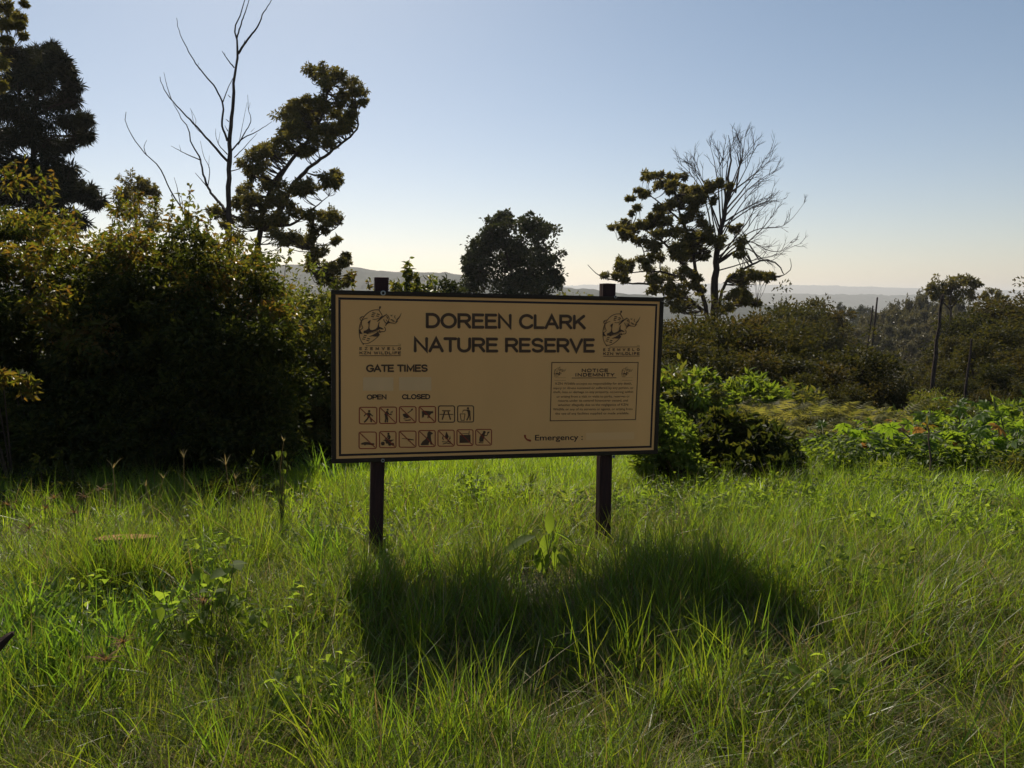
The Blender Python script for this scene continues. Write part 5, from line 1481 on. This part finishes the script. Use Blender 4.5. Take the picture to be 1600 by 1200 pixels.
def place(name, label, key, x, y, smin, smax, tilt=.15, sfun=None):
    # the grass is sparse round the young broad leaved plant, so it stands clear
    pc_ = P(852, 850, 4.93)
    if key not in ('fern', 'weeds', 'soft'):
        m = ~((np.abs(x - pc_[0]) < .30) & (y > pc_[1] - .7) & (y < pc_[1] + .12) & (rng.random(len(x)) < .8))
        x, y = x[m], y[m]
        if sfun is not None: sfun = sfun[m]
    z = gz(x, y)
    n = len(x)
    sc = rng.uniform(smin, smax, n)
    if sfun is not None: sc = sc * sfun
    rot = np.stack([rng.normal(0, tilt, n), rng.normal(0, tilt, n), rng.uniform(0, 6.28, n)], 1)
    return scatter(name, label, src[key], np.stack([x, y, z], 1), rot, sc)


def keep(x, y, m): return x[m], y[m]


x, y = wedge(9600, 1.7, 6.0, 42, .7)
m = (noise2(x + 13, y + 5, 1.7) > .40) | (rng.random(len(x)) < .28) | (y > 5)
x, y = keep(x, y, m)
hn_ = (.35 + 1.0 * noise2(x, y, 1.0)) * (.75 + .5 * noise2(x + 60, y, 3.5))
place('meadow_grass', 'fine green meadow grass covering the foreground', 'fine', x, y, .75, 1.15, .28, hn_)
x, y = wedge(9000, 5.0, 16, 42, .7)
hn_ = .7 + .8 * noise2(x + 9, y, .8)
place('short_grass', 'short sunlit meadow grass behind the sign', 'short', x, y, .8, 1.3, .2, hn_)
x, y = wedge(3000, 1.9, 9, 42, .7); m = noise2(x + 31, y + 7, 1.1) > .58
place('tall_grass', 'taller grass tufts dotted through the meadow', 'tall', *keep(x, y, m), .6, 1.0, .2)
x, y = wedge(4200, 1.8, 7.5, 42, .7); m = noise2(x + 3, y + 57, 1.2) > .42
place('dry_grass', 'dry straw blades lying among the meadow grass', 'dry', *keep(x, y, m), .7, 1.1, .3)
x, y = wedge(1900, 1.8, 6.5, 42, .7)
place('tangled_grass', 'long grass blades flopped over across the foreground meadow', 'tangle', x, y, .6, 1.1, .3)
# lush broad blades: clump at the left edge, by the sign's left post and a few more
bx, by, bs = [], [], []
for px, py, D, n_, s_, sp_ in ((55, 960, 3.4, 60, .85, .28), (20, 930, 3.7, 30, .9, .3), (110, 900, 4.0, 16, 1.0, .2), (495, 830, 5.0, 9, 1.0, .12), (620, 850, 4.7, 9, .8, .12), (320, 860, 4.6, 8, .8, .2), (230, 880, 4.3, 8, .8, .2), (480, 720, 8.2, 16, 1.2, .4), (1300, 770, 8, 8, .7, .4), (1130, 740, 8, 10, .7, .5)):
    c = P(px, py, D)
    bx += list(c[0] + rng.normal(0, sp_, n_)); by += list(c[1] + rng.normal(0, sp_ * .7, n_)); bs += [s_] * n_
place('broad_grass', 'lush broad bladed grass clumps', 'broad', np.array(bx), np.array(by), .7, 1.15, .15, np.array(bs))
# tall tufts in front of the sign posts and right of them
bx, by = [], []
for px, py, D, n_, sp_ in ((700, 960, 4.0, 40, .4), (880, 940, 4.1, 50, .45), (1060, 895, 4.5, 70, .35), (1150, 890, 4.6, 50, .3), (1240, 950, 4.1, 20, .35), (590, 900, 4.4, 22, .2), (860, 890, 4.55, 40, .35), (200, 882, 4.72, 50, .17), (200, 868, 4.8, 26, .15), (120, 880, 4.8, 14, .2), (470, 780, 6.0, 14, .3), (560, 1150, 2.8, 16, .3), (1030, 1010, 3.3, 26, .3), (700, 1090, 2.9, 14, .2)):
    c = P(px, py, D)
    bx += list(c[0] + rng.normal(0, sp_, n_)); by += list(c[1] + rng.normal(0, sp_ * .6, n_))
place('tall_grass', 'tall grass tufts standing in the shadow of the sign', 'tall', np.array(bx), np.array(by), .7, 1.2, .18)
# low broad leaved weeds in patches
x, y = wedge(3000, 4.8, 14, 42, .75); m = ((noise2(x + 77, y + 3, .55) > .66) & (rng.random(len(x)) < .5)) | ((np.abs(x - 2.6) < 1.6) & (np.abs(y - 7) < .9) & (rng.random(len(x)) < .8))
place('ground_weeds', 'low bright broad leaved weeds spreading through the meadow', 'weeds', *keep(x, y, m), .7, 1.15, .15)
bx, by = [], []
for px, py, D, n_, sp_ in ((300, 850, 4.9, 12, .22), (120, 900, 4.1, 12, .22), (440, 930, 3.9, 10, .2), (1000, 800, 6.2, 14, .4), (1180, 800, 6.2, 22, .5), (680, 790, 6.6, 16, .35), (1380, 900, 4.4, 10, .3), (1250, 1060, 3.1, 6, .15), (480, 1060, 3.1, 6, .15), (1480, 830, 5.6, 14, .35)):
    c = P(px, py, D)
    bx += list(c[0] + rng.normal(0, sp_, n_)); by += list(c[1] + rng.normal(0, sp_ * .6, n_))
place('ground_weeds', 'small clumps of soft leaved weeds among the foreground grass', 'soft', np.array(bx), np.array(by), .7, 1.15, .2)
# ferns beyond the meadow on the right
x = rng.uniform(2.0, 9, 6500); y = rng.uniform(10.8, 16.5, 6500)
m = (x / y > .24 + (noise2(x, y, .8) - .5) * .06) & (x / y < .50 + (noise2(x + 5, y, .8) - .5) * .08)
place('fern_patch', 'olive bracken ferns in a patch beyond the meadow on the right', 'fern', *keep(x, y, m), .9, 1.5, .25)
x = rng.uniform(2.0, 11, 1500); y = rng.uniform(8.6, 13.5, 1500); m = (x / y > .19) & (x / y < .72) & (noise2(x + 3, y, 1.3) > .42)
place('ground_weeds', 'bright scrubby weeds between the ferns and the meadow on the right', 'weeds', *keep(x, y, m), 1.0, 2.1, .25)
# rough growth where the meadow drops away
x = rng.uniform(-6, 16, 3000); y = rng.uniform(12.8, 24, 3000)
m = ~((x / y > .17) & (x / y < .56) & (y < 19))
x, y = keep(x, y, m)
place('rough_growth', 'rough weeds on the bank beyond the meadow', 'weeds', x, y, 2.2, 4.2, .2)
